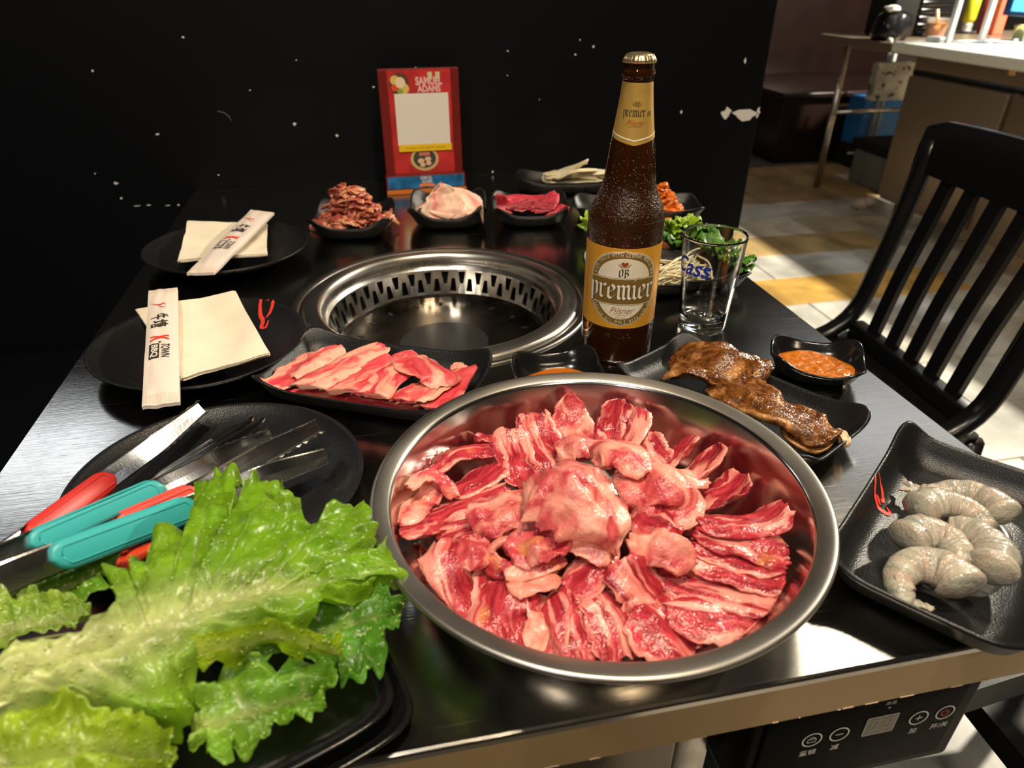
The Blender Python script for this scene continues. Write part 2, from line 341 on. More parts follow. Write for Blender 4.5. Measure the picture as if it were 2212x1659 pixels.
# far booth box of dark wood with its tall back
bx = tag(empty('restaurant_booth', (2.9, 4.8, 0)), 'dark brown wooden booth with a lit seat edge behind the steel prep table', 'booth')
MB().box(2.62, 3.8, 4.27, 5.0, .0042, .40, bev=.006).build('base', BROWN, bx); MB().box(2.58, 3.84, 4.23, 5.02, .40, .44, bev=.012).build('seat', BROWN, bx)
MB().box(2.3, 3.9, 5.05, 5.25, .0042, 1.6, bev=.01).build('backrest', BROWN, bx)

# ================================================================== barbecue table
X0, X1, Y0, Y1 = -.325, .486, .222, 1.400
GC = (.0733, .8076); GR = .185
tb = tag(empty('barbecue_table', (.08, .81, 0)), 'brushed steel barbecue table with edges coloured like a tan reflection and a round grill well', 'table')
# top with a round hole
bm = bmesh.new()
def ring_face(bm, outer, inner):
    pass
n = 96; vs = []; fs = []
ang = [2*PI*k/n for k in range(n)]
def onrect(a, x0, x1, y0, y1):
    c, s = math.cos(a), math.sin(a); t = 1e9
    if c > 1e-9: t = min(t, (x1-GC[0])/c)
    if c < -1e-9: t = min(t, (x0-GC[0])/c)
    if s > 1e-9: t = min(t, (y1-GC[1])/s)
    if s < -1e-9: t = min(t, (y0-GC[1])/s)
    return (GC[0]+c*t, GC[1]+s*t)
for cx_, cy_ in ((X0, Y0), (X0, Y1), (X1, Y0), (X1, Y1)): ang.append(math.atan2(cy_-GC[1], cx_-GC[0]) % (2*PI))
ang = sorted(set(ang)); n = len(ang); e = .0022
layers = [(None, T)]
vs += [(GC[0]+(GR-.002)*math.cos(a), GC[1]+(GR-.002)*math.sin(a), T) for a in ang]
vs += [(*onrect(a, X0+e, X1-e, Y0+e, Y1-e), T) for a in ang]
vs += [(*onrect(a, X0+e*.3, X1-e*.3, Y0+e*.3, Y1-e*.3), T-e*.3) for a in ang]
vs += [(*onrect(a, X0, X1, Y0, Y1), T-e) for a in ang]
vs += [(*onrect(a, X0, X1, Y0, Y1), T-.006) for a in ang]
vs += [(GC[0]+(GR-.002)*math.cos(a), GC[1]+(GR-.002)*math.sin(a), T-.006) for a in ang]
for r_ in range(5):
    for k in range(n): fs.append((r_*n+k, r_*n+(k+1) % n, (r_+1)*n+(k+1) % n, (r_+1)*n+k))
for k in range(n): fs.append((5*n+k, 5*n+(k+1) % n, (k+1) % n, k))
top = recalc(mesh('tabletop', vs, fs, TABLEM, tb, smooth=False))
EDGE = mat('tan_reflection_edge', (.40, .27, .13), .42, metal=.35, spec=.4, cvar=.06, cscale=12)  # steel edge; the tan of the reflected floor is put into its colour
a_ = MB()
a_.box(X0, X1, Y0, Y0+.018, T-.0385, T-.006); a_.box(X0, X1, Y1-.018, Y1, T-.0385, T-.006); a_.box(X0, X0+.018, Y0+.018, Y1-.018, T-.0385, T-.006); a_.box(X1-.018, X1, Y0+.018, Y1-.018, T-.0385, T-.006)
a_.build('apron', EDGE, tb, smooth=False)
chips = MB()
rr = random.Random(5)
for k in range(34):
    x = rr.uniform(X0+.2, X1-.003); w = rr.uniform(.001, .010); hgt = rr.uniform(.0004, .0011)
    chips.box(x, min(x+w, X1), Y0-.0004, Y0+.0002, T-.0385, T-.0385+hgt)
tag(chips.build('chipped_edge', mat('pale_chipboard', (.62, .46, .33), .8), tb, smooth=False), kind='stuff')
FRAME = mat('black_frame_steel', (.035, .04, .042), .5, bump=.15, bscale=60, cvar=.3, cscale=30)
l_ = MB()
MB().box(-.06, .22, .66, .95, T-.30, T-.06, bev=.01).build('grill_housing', mat('housing', (.02, .02, .02), .5), tb)
for xx in (X0+.10, X1-.14):
    MB().box(xx, xx+.05, Y0+.10, Y1-.12, T-.075, T-.042).build('side_rail', FRAME, tb, smooth=False)
MB().box(X0+.05, X1-.03, .80, .86, .006, .05).build('foot', FRAME, tb, smooth=False)
# slanted brace seen past the control box, and the long stretcher below it
def beam(m, a, b, w, h):
    a, b = Vector(a), Vector(b); d = (b-a); L_ = d.length; q = d.to_track_quat('X', 'Z').to_matrix().to_4x4()
    return m.box(0, L_, -w/2, w/2, -h/2, h/2, M=Matrix.Translation(a) @ q)
beam(MB(), (.375, .31, T-.045), (.52, .40, T-.26), .022, .030).build('brace', FRAME, tb, smooth=False)
beam(MB(), (.16, .285, T-.205), (.70, .34, T-.215), .03, .034).build('stretcher', FRAME, tb, smooth=False)
beam(MB(), (.20, .40, T-.05), (.225, .37, .01), .05, .05).build('leg', FRAME, tb, smooth=False)
beam(MB(), (.20, 1.25, T-.05), (.225, 1.22, .01), .05, .05).build('leg', FRAME, tb, smooth=False)
beam(MB(), (-.16, 1.25, T-.05), (-.18, 1.22, .01), .05, .05).build('leg', FRAME, tb, smooth=False)
beam(MB(), (-.16, .40, T-.05), (-.18, .37, .01), .05, .05).build('leg', FRAME, tb, smooth=False)

# ---- grill insert
gr = tag(empty('grill_insert', (GC[0], GC[1], T)), 'round stainless steel grill well with slotted wall sunk into the table centre', 'grill')
cg = (GC[0], GC[1], T)
MB().lathe([(.185, .0), (.1845, .0016), (.182, .0026), (.176, .0018), (.1735, -.0010), (.1725, -.003), (.1718, -.003), (.1712, .0002)], 128, cg).build('outer_ring', brushed('ring_steel', (.36, .34, .31), .30, 60, 60, .1, False), gr)
MB().lathe([(.1710, -.0005), (.170, .0022), (.166, .0034), (.1545, .0056), (.1505, .0048), (.1480, .0010), (.1470, -.003)], 128, cg).build('inner_ring', brushed('ring_steel_bright', (.62, .59, .54), .30, 60, 60, .1, False), gr)
MB().lathe([(.1469, -.003), (.1460, -.0075), (.1466, -.0120), (.1425, -.0150), (.1415, -.0165)], 128, cg).build('ledge', STEELB, gr)
# slotted cone wall: panels of steel around every slot
def conept(a, s):            # s 0 top .. 1 bottom
    r = .1415-.0085*s; z = -.0165-.034*s; return Vector((GC[0]+r*math.cos(a), GC[1]+r*math.sin(a), T+z))
wl = MB(); NS = 36; da = 2*PI/NS
for k in range(NS):
    a0 = k*da
    # upper slot tapers downwards (centre a0+.25da), lower slot tapers upwards (centre a0+.75da)
    def col(a, segs): pass
    xs = [0, .10, .18, .32, .40, .5, .60, .68, .82, .90, 1.0]
    def A(x): return a0+da*x
    up = [(.03, .08), (.44, .08), (.34, .56), (.13, .56)]
    lo = [(.64, .36), (.85, .36), (.95, .88), (.54, .88)]
    V = {}
    def p(x, s): return conept(A(x), s)
    quads = [[(0, 0), (1, 0), (.90+.0, .04), (0, .04)]]
    polys = [[(0, 0), (.5, 0), (.44, .08), (.03, .08)], [(.5, 0), (1, 0), (.85, .36), (.64, .36)], [(0, 0), (.03, .08), (.13, .56), (0, 1)], [(.44, .08), (.5, 0), (.64, .36), (.34, .56)],
             [(.34, .56), (.64, .36), (.54, .88), (.46, 1)], [(.13, .56), (.34, .56), (.46, 1), (0, 1)], [(.54, .88), (.95, .88), (1, 1), (.46, 1)], [(.85, .36), (1, 0), (1, 1), (.95, .88)]]
    for q in polys:
        wl.add([p(x, s) for x, s in q], [tuple(range(len(q)))[::-1]])
        # rolled slot lips give the sheet thickness
    for sl in (up, lo):
        vs = [p(x, s) for x, s in sl]; c = sum(vs, Vector())/4; out = Vector((c.x-GC[0], c.y-GC[1], 0)).normalized()*.004
        wl.add(vs+[v+out for v in vs], [(i, (i+1) % 4, 4+(i+1) % 4, 4+i) for i in range(4)])
wall_ = wl.build('slotted_wall', STEEL, gr, smooth=False)
bm = bmesh.new(); bm.from_mesh(wall_.data); bmesh.ops.remove_doubles(bm, verts=bm.verts, dist=1e-5); bm.to_mesh(wall_.data); bm.free()
MB().lathe([(.150, -.012), (.150, -.066), (.11, -.069)], 64, cg).build('outer_shell', BLACKHOLE, gr)
# pan with slots round its rim
MB().lathe([(.1330, -.0500), (.1295, -.0525), (.1255, -.0530), (.119, -.0550)]+[(max(.00001, .119*(1-k/14)), -.0550-.0065*(1-(1-k/14)**2)) for k in range(1, 15)], 96, cg).build('pan', STEELD, gr)
for k in range(18):
    a = 2*PI*k/18+.1; r = .113; c = Vector((GC[0]+r*math.cos(a), GC[1]+r*math.sin(a), T-.0563))
    M_ = Matrix.Translation(c) @ Matrix.Rotation(a+R(20 if k % 2 else -12), 4, 'Z')
    MB().box(-.008, .008, -.0024, .0024, -.0006, .0008, bev=.0004, M=M_).build('slot', BLACKHOLE, gr)

# ---- induction control box under the table's front edge
cb = tag(empty('control_box', (.27, Y0+.03, T-.08)), 'black touch control box for the hotpot under the front table edge', 'control panel')
pnl = MB().box(.198, .3620, Y0+.004, Y0+.075, T-.1270, T-.0388, bev=.003).build('body', mat('black_plastic', (.003, .003, .003), .45, spec=.06), cb)
MB().box(.206, .3500, Y0+.0018, Y0+.005, T-.1165, T-.0420, bev=.0012).build('glass_panel', mat('panel_glass', (.002, .002, .002), .5, spec=.04), cb)
PFY = Y0+.0014
def pf(x, z): return Vector((x, PFY, z))
def text2d(s, size=1.0, shear=0.0, off=0.0, space=1.0):
    c = bpy.data.curves.new('t', 'FONT'); c.body = s; c.size = size; c.shear = shear; c.offset = off; c.space_character = space; c.align_x = 'CENTER'; c.align_y = 'CENTER'; c.resolution_u = 3
    o = bpy.data.objects.new('t', c); COL.objects.link(o); bpy.context.view_layer.update()
    ev = o.evaluated_get(bpy.context.evaluated_depsgraph_get()); me = ev.to_mesh()
    vs = [(v.co.x, v.co.y) for v in me.vertices]; fs = [tuple(p.vertices) for p in me.polygons]
    ev.to_mesh_clear(); bpy.data.objects.remove(o); bpy.data.curves.remove(c)
    return vs, fs
def line2d(pts, w):
    vs = []; fs = []
    for i, (x, y) in enumerate(pts):
        a = pts[max(i-1, 0)]; b = pts[min(i+1, len(pts)-1)]
        dx, dy = b[0]-a[0], b[1]-a[1]; l = math.hypot(dx, dy) or 1; ww = w[i] if isinstance(w, (list, tuple)) else w
        nx, ny = -dy/l*ww/2, dx/l*ww/2; vs += [(x+nx, y+ny), (x-nx, y-ny)]
    for i in range(len(pts)-1): fs.append((2*i, 2*i+1, 2*i+3, 2*i+2))
    return vs, fs
def circ2d(cx, cy, r, w, a0=0, a1=360, n=32): return line2d([(cx+r*math.cos(R(a0+(a1-a0)*k/n)), cy+r*math.sin(R(a0+(a1-a0)*k/n))) for k in range(n+1)], w)
def disc2d(cx, cy, r, n=16, sy=1): return [(cx+r*math.cos(2*PI*k/n), cy+r*sy*math.sin(2*PI*k/n)) for k in range(n)], [tuple(range(n))]
def join2d(*parts):
    vs = []; fs = []
    for v, f in parts:
        n = len(vs); vs += list(v); fs += [tuple(i+n for i in q) for q in f]
    return vs, fs
def xf(p, sx=1, sy=None, dx=0, dy=0, rot=0):
    sy = sx if sy is None else sy; c, s = math.cos(rot), math.sin(rot)
    return [((x*sx*c-y*sy*s)+dx, (x*sx*s+y*sy*c)+dy) for x, y in p[0]], p[1]
def print2d(name, p, fn, m, parent, maxlen=0):
    vs, fs = p[0], p[1]
    if maxlen:
        bm = bmesh.new(); bv = [bm.verts.new((x, y, 0)) for x, y in vs]
        for f in fs:
            try: bm.faces.new([bv[i] for i in f])
            except ValueError: pass
        bmesh.ops.triangulate(bm, faces=bm.faces[:])
        for _ in range(5):
            es = [e for e in bm.edges if (fn(e.verts[0].co.x, e.verts[0].co.y)-fn(e.verts[1].co.x, e.verts[1].co.y)).length > maxlen]
            if not es: break
            bmesh.ops.subdivide_edges(bm, edges=es, cuts=1); bmesh.ops.triangulate(bm, faces=[f for f in bm.faces if len(f.verts) > 3])
        bm.verts.index_update(); vs = [(v.co.x, v.co.y) for v in bm.verts]; fs = [tuple(v.index for v in f.verts) for f in bm.faces]; bm.free()
    return mesh(name, [fn(x, y) for x, y in vs], fs, m, parent, smooth=False)
# buttons: (x, z) from the photograph's plane of the panel
icons = []
zc = lambda x: T-.0850+(x-.2378)*.0
B = [(.2419, T-.0672), (.2607, T-.0668), (.3192, T-.0700), (.3392, T-.0712)]
B = [(.2415, T-.0690), (.2610, T-.0690), (.3192, T-.0690), (.3392, T-.0690)]
BN = ['lock_button', 'minus_button', 'plus_button', 'power_button']
ex = [join2d(line2d([(.2385, T-.0715), (.2445, T-.0715), (.2445, T-.0683), (.2385, T-.0683), (.2385, T-.0715)], .0005), circ2d(.2415, T-.0681, .0018, .0005, 0, 180)), line2d([(.2582, T-.0690), (.2638, T-.0690)], .0007),
      join2d(line2d([(.3166, T-.0690), (.3218, T-.0690)], .0007), line2d([(.3192, T-.0664), (.3192, T-.0716)], .0007)), None]
for k, (x, z) in enumerate(B):
    c_ = circ2d(x, z, .0066, .0009); print2d(BN[k], join2d(c_, ex[k]) if ex[k] else c_, pf, INKW, cb)
for s, x, z in (('童锁', .2415, T-.0832), ('减', .2610, T-.0832), ('加', .3192, T-.0832), ('开/关', .3392, T-.0832)): print2d('caption', xf(text2d(s, .0062), 1, 1, x, z), pf, INKW, cb)
print2d('caption', xf(text2d('高温', .0040), 1, 1, .2915, T-.0452), pf, INKG, cb)
print2d('power_mark', join2d(circ2d(.3392, T-.0693, .0027, .0006, 125, 415), line2d([(.3392, T-.0655), (.3392, T-.0687)], .0006)), pf, INKR, cb)
dm = join2d(line2d([(.2795, T-.0770), (.3010, T-.0770), (.3015, T-.0765), (.3015, T-.0588), (.3010, T-.0583), (.2795, T-.0583), (.2790, T-.0588), (.2790, T-.0765), (.2795, T-.0770)], .0007))
print2d('display_frame', dm, pf, INKG, cb)
MB().box(.2794, .3011, PFY, PFY+.001, T-.0766, T-.0587).build('display', mat('display_glass', (.10, .09, .07), .3), cb, smooth=False)
seg = []
for ox in (.2832, .2935):
    s_ = [((0, 0), (0, .0050)), ((.0042, 0), (.0042, .0050)), ((0, 0), (.0042, 0)), ((0, -.0002), (0, -.005)), ((.0042, -.0002), (.0042, -.005)), ((0, -.0052), (.0042, -.0052)), ((0, .0052), (.0042, .0052))]
    for a, b in s_: seg.append(line2d([(ox+a[0]+a[1]*.12, T-.0665+a[1]), (ox+b[0]+b[1]*.12, T-.0665+b[1])], .0006))
    seg.append(disc2d(ox+.0058, T-.0717, .0004, 8))
print2d('display_digits', join2d(*seg), lambda x, z: Vector((x, PFY-.0002, z)), mat('lcd_segment', (.45, .38, .30), .5), cb)
print2d('indicator_light', disc2d(.2915, T-.0500, .0009, 12), pf, INKG, cb)
# second, plain box further left under the edge
c2 = tag(empty('lower_cabinet', (.1, .3, T-.2)), 'dark steel cabinet below the table edge beside the control box', 'cabinet')
MB().box(.02, .165, Y0+.03, Y0+.2, T-.40, T-.0386, bev=.004).build('body', STEELD, c2); MB().box(.168, .1935, Y0+.035, Y0+.2, T-.40, T-.0386, bev=.003).build('side_panel', STEELB, c2)

# ================================================================== chairs
def lerp(a, b, t): return a+(b-a)*t
def catm(pts, n):
    pts = [Vector(p) for p in pts]
    if len(pts) == 2: return [pts[0].lerp(pts[1], k/(n-1)) for k in range(n)]
    q = [pts[0]*2-pts[1]]+pts+[pts[-1]*2-pts[-2]]; out = []
    m = len(pts)-1
    for k in range(n):
        t = k/(n-1)*m; i = min(int(t), m-1); f = t-i; a, b, c, d = q[i:i+4]
        out.append(.5*((2*b)+(c-a)*f+(2*a-5*b+4*c-d)*f*f+(3*b-a-3*c+d)*f**3))
    return out
def make_chair(loc, rz, label, group):
    r = tag(empty('dining_chair', loc, rz), label, 'chair', group)
    # seat: saddle board
    n = 14; vs = []; fs = []
    for side in (0, 1):
        for i in range(n+1):
            for j in range(n+1):
                u, v = i/n*2-1, j/n*2-1
                x = -.015+.215*u; y = .205*v*(1-.03*abs(u)); rr_ = 1-.06*max(0, abs(u)+abs(v)-1.4)
                z = .455-.010*math.exp(-((v-.45)**2+(u*.6)**2)*5)-.010*math.exp(-((v+.45)**2+(u*.6)**2)*5) if side == 0 else .425
                vs.append((x*rr_, y*rr_, z))
    N_ = (n+1)**2
    for i in range(n):
        for j in range(n):
            a = i*(n+1)+j; fs.append((a, a+n+1, a+n+2, a+1)); fs.append((N_+a, N_+a+1, N_+a+n+2, N_+a+n+1))
    for i in range(n):
        for a, b in ((i, i+1), (n*(n+1)+i+1, n*(n+1)+i), ((i+1)*(n+1), i*(n+1)), (i*(n+1)+n, (i+1)*(n+1)+n)): fs.append((a, b, N_+b, N_+a))
    s = recalc(mesh('seat', vs, fs, CHAIRM, r, local=True)); autosmooth(s, 50)
    # uprights sweep up from the seat
    for sy in (-1, 1):
        y = .185*sy
        m = MB(); path = catm([(.02, y, .44), (.12, y, .45), (.185, y, .50), (.212, y, .60), (.235, y, .72), (.252, y*1.03, .84)], 20)
        m.tube(path, .020, 8, ry=.015); m.build('upright', CHAIRM, r, local=True)
        MB().tube([(.19, y, .44), (.215, y, .2), (.25, y, .002)], [.019, .018, .014], 8).build('leg', CHAIRM, r, local=True)
        MB().tube([(-.19, y*.98, .44), (-.20, y, .2), (-.21, y, .002)], [.018, .017, .013], 8).build('leg', CHAIRM, r, local=True)
        MB().tube([(-.20, y, .18), (.215, y, .16)], .010, 8).build('stretcher', CHAIRM, r, local=True)
    MB().tube([(.0, -.185, .17), (.0, .185, .17)], .010, 8).build('stretcher', CHAIRM, r, local=True)
    # top rail, bowed
    vs = []; fs = []; n = 24
    for i in range(n+1):
        v = i/n*2-1; y = .205*v; bx_ = .030*(1-v*v)
        ztop = .872+.004*(1-v*v)-.010*max(0, abs(v)-.85)/.15; z0 = .778+.008*v*v
        for (dx, z) in ((-.010, z0), (-.012, (z0+ztop)/2), (-.010, ztop-.004), (-.004, ztop), (.006, ztop), (.011, ztop-.005), (.011, z0)):
            vs.append((.247+bx_*.5+dx+(z-.8)*.12, y, z))
    for i in range(n):
        for k in range(7): a = i*7+k; b = i*7+(k+1) % 7; fs.append((a, b, b+7, a+7))
    fs.append(tuple(range(7))); fs.append(tuple(n*7+k for k in range(7))[::-1])
    o = recalc(mesh('top_rail', vs, fs, CHAIRM, r, local=True)); autosmooth(o, 60)
    MB().box(.175, .205, -.175, .175, .452, .488, bev=.005).build('lower_rail', CHAIRM, r, local=True)
    for k in range(5):
        y = -.115+.0575*k
        vs = []; fs = []; p = catm([(.190, y, .485), (.212, y*1.02, .60), (.238, y*1.05, .70), (.258, y*1.06, .785)], 12)
        for q in p:
            for dx, dy in ((-.006, -.0145), (-.007, .0), (-.006, .0145), (.005, .0145), (.005, -.0145)): vs.append((q.x+dx, q.y+dy, q.z))
        for i in range(11):
            for c in range(5): a = i*5+c; b = i*5+(c+1) % 5; fs.append((a, b, b+5, a+5))
        fs.append((0, 1, 2, 3, 4)); fs.append((59, 58, 57, 56, 55))
        o = recalc(mesh('slat', vs, fs, CHAIRM, r, local=True)); autosmooth(o, 50)
    return r
ch = make_chair((.748, .965, 0), R(-3.5), 'black lacquered slat back chair facing the dipping sauce and marinated rib plate', 'dining chairs')
def copy_tree(o, parent=None):
    c = o.copy(); COL.objects.link(c)
    if parent: c.parent = parent
    for k in list(o.children): copy_tree(k, c)
    return c
c2_ = copy_tree(ch); c2_.location = (.80, .44, 0); c2_.rotation_euler = (0, 0, R(-6)); c2_['label'] = 'black slat back chair behind the shrimp plate, cut by the picture edge'

# ================================================================== service counter and back table
SS = mat('warm_steel_panel', (.36, .28, .21), .42, .8)
fr = tag(empty('undercounter_fridge', (2.75, 2.2, 0)), 'brown steel undercounter fridge with dark door gaps below the white worktop', 'fridge')
FX, FY = 2.47, 3.02
MB().box(FX, 3.1, .9, FY, .13, .775, bev=.004).build('body', SS, fr, smooth=False)
yg = PX(2130, 300, FX).y; yg = 2.43
MB().box(FX-.022, FX-.002, yg+.012, FY-.01, .15, .69, bev=.004).build('door', SS, fr); MB().box(FX-.022, FX-.002, yg-.72, yg-.012, .15, .69, bev=.004).build('door', SS, fr)
MB().box(FX-.004, FX+.001, .9, FY-.005, .695, .715).build('handle_recess', BLACKHOLE, fr)
pp = PX(2189, 152, FX-.003)
MB().box(FX-.006, FX-.001, pp.y-.016, pp.y+.016, pp.z-.018, pp.z+.018, bev=.002).build('number_sticker', mat('amber_sticker', (.85, .50, .16), .4), fr)
for y in (1.0, FY-.08): MB().tube([(FX+.06, y, .13), (FX+.06, y, .0045)], .02, 12).build('foot', BLACKHOLE, fr)
wt = tag(MB().box(2.41, 3.12, .85, 3.13, .776, .822, bev=.010).build('worktop', mat('white_stone', (.86, .87, .80), .22)), 'glowing white service worktop above the brown steel fridge', 'worktop')
pt = tag(empty('prep_table', (2.85, 3.4, 0)), 'narrow steel prep table on round legs beyond the white worktop', 'table')
MB().box(2.47, 3.95, 3.14, 3.80, .765, .805, bev=.004).build('top', SS, pt, smooth=False)
for x, y in ((2.565, 3.67), (3.85, 3.67), (3.85, 3.2)): MB().tube([(x, y, .766), (x, y, .0045)], .018, 14).build('leg', STEELB, pt)
zb = PY(1830, 241, 3.67).z
MB().tube([(2.565, 3.67, zb), (3.05, 3.67, zb)], .012, 12).build('cross_bar', STEELB, pt)
rk = tag(empty('wire_rack', (2.95, 4.0, 0)), 'thin grey metal rack standing behind the prep table legs', 'rack')
for x, y in ((3.008, 3.90), (3.12, 4.0)): MB().tube([(x, y, .72), (x, y, .0045)], .011, 8).build('post', mat('grey_rack', (.35, .36, .34), .5, metal=.3), rk)
MB().tube([(2.883, 3.9, .135), (3.3, 3.9, .13)], .008, 8).build('rail', STEELB, rk)
BLUE = mat('blue_plastic', (.02, .16, .42), .45)
def obox(name, label, cat, c, sx, sy, sz, m, rot=0, bev=.006, group=None, tilt=0):
    M_ = Matrix.Translation(Vector(c)) @ Matrix.Rotation(rot, 4, 'Z') @ Matrix.Rotation(tilt, 4, 'Y')
    return tag(MB().box(-sx/2, sx/2, -sy/2, sy/2, 0, sz, bev=bev, M=M_).build(name, m), label, cat, group)
obox('blue_box', 'bright blue carton on the low rack shelf behind the prep table', 'box', (3.16, 4.12, .145), .26, .16, .28, BLUE)
obox('black_crate', 'black crate standing under the blue carton beyond the prep table leg', 'crate', (3.16, 4.12, .0045), .26, .2, .138, BLACKHOLE)
q = PY(1832, 420, 3.62)
bn = tag(empty('storage_bin', (3.0, 3.85, 0)), 'grey green storage bin with a black lid under the prep table', 'bin')
MB().box(2.84, 3.22, 3.42, 3.78, .0045, .20, bev=.012).build('body', mat('grey_green_plastic', (.16, .17, .14), .5), bn); MB().box(2.82, 3.24, 3.40, 3.80, .20, .255, bev=.012).build('lid', BLACKHOLE, bn)
q = PY(1958, 205, 3.9)
sg = tag(empty('printed_sack', (3.0, 3.9, .5)), 'pale grey printed sack with dark blotches hung behind the prep table', 'sack')
sk = MB(); c = PY(1905, 175, 3.88)
n = 16; vs = []; fs = []
for i in range(n+1):
    for j in range(n+1):
        x = 2.895+.24*i/n; z = .447+.20*j/n; vs.append((x, 3.82+.012*nz(x*14, z*14)-.05*math.sin(PI*i/n)*math.sin(PI*j/n), z+.01*nz(x*9, 3)))
for i in range(n):
    for j in range(n): a = i*(n+1)+j; fs.append((a, a+n+1, a+n+2, a+1))
N_ = len(vs); vs += [(x, y+.05, z) for x, y, z in vs]; fs += [tuple(i+N_ for i in f)[::-1] for f in fs]
m2, N2, L2, b2 = nt('sack_print'); g2 = N2.new('ShaderNodeNewGeometry'); t2 = N2.new('ShaderNodeTexNoise'); t2.inputs['Scale'].default_value = 22; t2.inputs['Detail'].default_value = 3; L2.new(g2.outputs['Position'], t2.inputs[0])
r2 = N2.new('ShaderNodeValToRGB'); r2.color_ramp.elements[0].position = .36; r2.color_ramp.elements[1].position = .42; r2.color_ramp.elements[0].color = (.06, .06, .06, 1); r2.color_ramp.elements[1].color = (.55, .54, .50, 1); L2.new(t2.outputs[0], r2.inputs[0]); L2.new(r2.outputs[0], b2.inputs[0])
mesh('sack_body', vs, fs, m2, sg)
# things on the prep table and worktop
q = P(1925, 66, .055)
bag = MB(); bag.lathe([(.00001, 0), (.075, .0), (.085, .03), (.082, .07), (.07, .11), (.045, .125), (.00001, .13)], 24, (2.56, 3.36, .806), wob=lambda a, i: 1+.12*math.sin(3*a+i)+.06*math.sin(7*a))
tag(bag.build('black_bag', mat('black_film', (.008, .008, .009), .2, bump=.5, bscale=40)), 'crumpled shiny black bag standing on the prep table', 'bag')
for k in range(6):
    tag(MB().box(2.86, 3.06, 3.56, 3.76, .806+.034*k, .806+.034*k+.024, bev=.006).build('black_tray', MELAG), 'black food tray in the tall pile behind the orange sauce tub', 'tray', 'black trays piled on the prep table')
tag(MB().box(2.66, 2.80, 3.50, 3.70, .806, 1.02, bev=.01).build('black_box', BLACKHOLE), 'tall black box between the bag and the tray pile', 'box')
def blob(name, label, cat, c, r, m, seed, parent=None, sc=(1, 1, 1)):
    bm = bmesh.new(); bmesh.ops.create_icosphere(bm, subdivisions=3, radius=1)
    for v in bm.verts:
        d = 1+.35*noise.noise(v.co*1.6+Vector((seed, 0, 0)))+.15*noise.noise(v.co*4+Vector((seed, 5, 0)))
        v.co = Vector((v.co.x*r*sc[0]*d, v.co.y*r*sc[1]*d, v.co.z*r*sc[2]*d))+Vector(c)
    me = bpy.data.meshes.new(name); bm.to_mesh(me); bm.free(); me.materials.append(m)
    me.polygons.foreach_set('use_smooth', [True]*len(me.polygons))
    o = bpy.data.objects.new(name, me); COL.objects.link(o)
    if parent: o.parent = parent; o.matrix_parent_inverse = pinv(parent)
    return tag(o, label, cat)
q = Vector((2.52, 3.33, .945)); blob('white_rag', 'crumpled white cloth lying on top of the black bag', 'cloth', q, .030, mat('white_cloth', (.7, .7, .66), .8), 3, sc=(1.3, 1, .45))
q = PY(1928, 66, 3.22); blob('paper_scrap', 'small scrap of white paper at the foot of the black bag', 'paper', (q.x, q.y, .816), .013, mat('white_scrap', (.6, .6, .58), .8), 9)
q = PY(1870, 436, 3.10); 
for k, (px, py, s) in enumerate(((1866, 440, .040), (1885, 436, .035))):
    q = P(px, py, -T+.03); blob('crumpled_napkin', ['crumpled pale napkin lying on the floor by the fridge foot', 'second crumpled pale napkin on the floor against the fridge'][k], 'napkin', (q.x-.02, q.y, .03), s, mat('dirty_tissue', (.5, .42, .36), .8), k*4.4, sc=(.8, 1, .7))
st = tag(empty('sauce_tub', (2.6, 2.95, .823)), 'clear plastic tub of orange sauce with a paddle, beside the shelf stand', 'tub')
q = P(2018, 80, .056); tx, ty, TZ = q.x, q.y, .806
MB().lathe([(.00001, .001), (.040, .001), (.052, .065), (.00001, .065)], 32, (tx, ty, TZ)).build('orange_sauce', mat('orange_sauce', (.80, .30, .06), .3, cvar=.3, cscale=25), st)
MB().lathe([(.0405, .0), (.055, .082), (.061, .083), (.061, .086), (.053, .086), (.039, .002)], 32, (tx, ty, TZ)).build('tub_wall', mat('clear_plastic', (.85, .80, .75), .15, trans=.75, ior=1.1), st)
MB().tube([(tx+.0, ty, .86), (tx-.025, ty, .930)], .0085, 8).build('paddle', mat('bamboo', (.78, .62, .42), .6), st)
# small shelf stand on the worktop: square posts on a white base
sd = tag(empty('shelf_stand', (2.6, 2.4, .823)), 'white metal shelf stand with square posts on the white worktop', 'stand')
WM = mat('white_metal', (.62, .63, .63), .35, metal=.3)
b1 = P(2045, 92, .075); b2_ = P(2116, 88, .075); b3 = P(2212, 92, .075)
pts3 = [P(2047, 92, .075), P(2118, 92, .075), P(2214, 96, .075)]
for q in pts3: MB().box(q.x-.011, q.x+.011, q.y-.011, q.y+.011, .8225, 1.25, bev=.002).build('post', WM, sd)
for a, b in ((0, 1), (1, 2)): beam(MB(), pts3[a]+Vector((0, 0, .004)), pts3[b]+Vector((0, 0, .004)), .02, .010).build('base_bar', WM, sd)
MB().box(pts3[0].x-.02, pts3[0].x+.05, pts3[0].y+.03, pts3[0].y+.12, .8225, .842, bev=.004).build('base_plate', WM, sd)
for px in (2137, 2192):
    q = P(px, 95, .075); MB().tube([(q.x, q.y, .8225), (q.x, q.y, .845)], .009, 8).build('bolt', WM, sd)
q = P(2084, 72, .056); q = Vector((q.x, q.y, .806))
mu = tag(empty('mustard_bottle', q), 'yellow green sauce bottle standing on its ribbed silver cap', 'bottle')
MB().lathe([(.00001, 0), (.045, 0), (.045, .006), (.00001, .006)], 32, q).build('coaster', BLACKHOLE, mu)
MB().lathe([(.00001, .006), (.026, .006), (.026, .020), (.023, .022), (.026, .026), (.026, .042), (.024, .050), (.00001, .050)], 32, q).build('cap', mat('silver_cap', (.75, .75, .72), .25, metal=.6), mu)
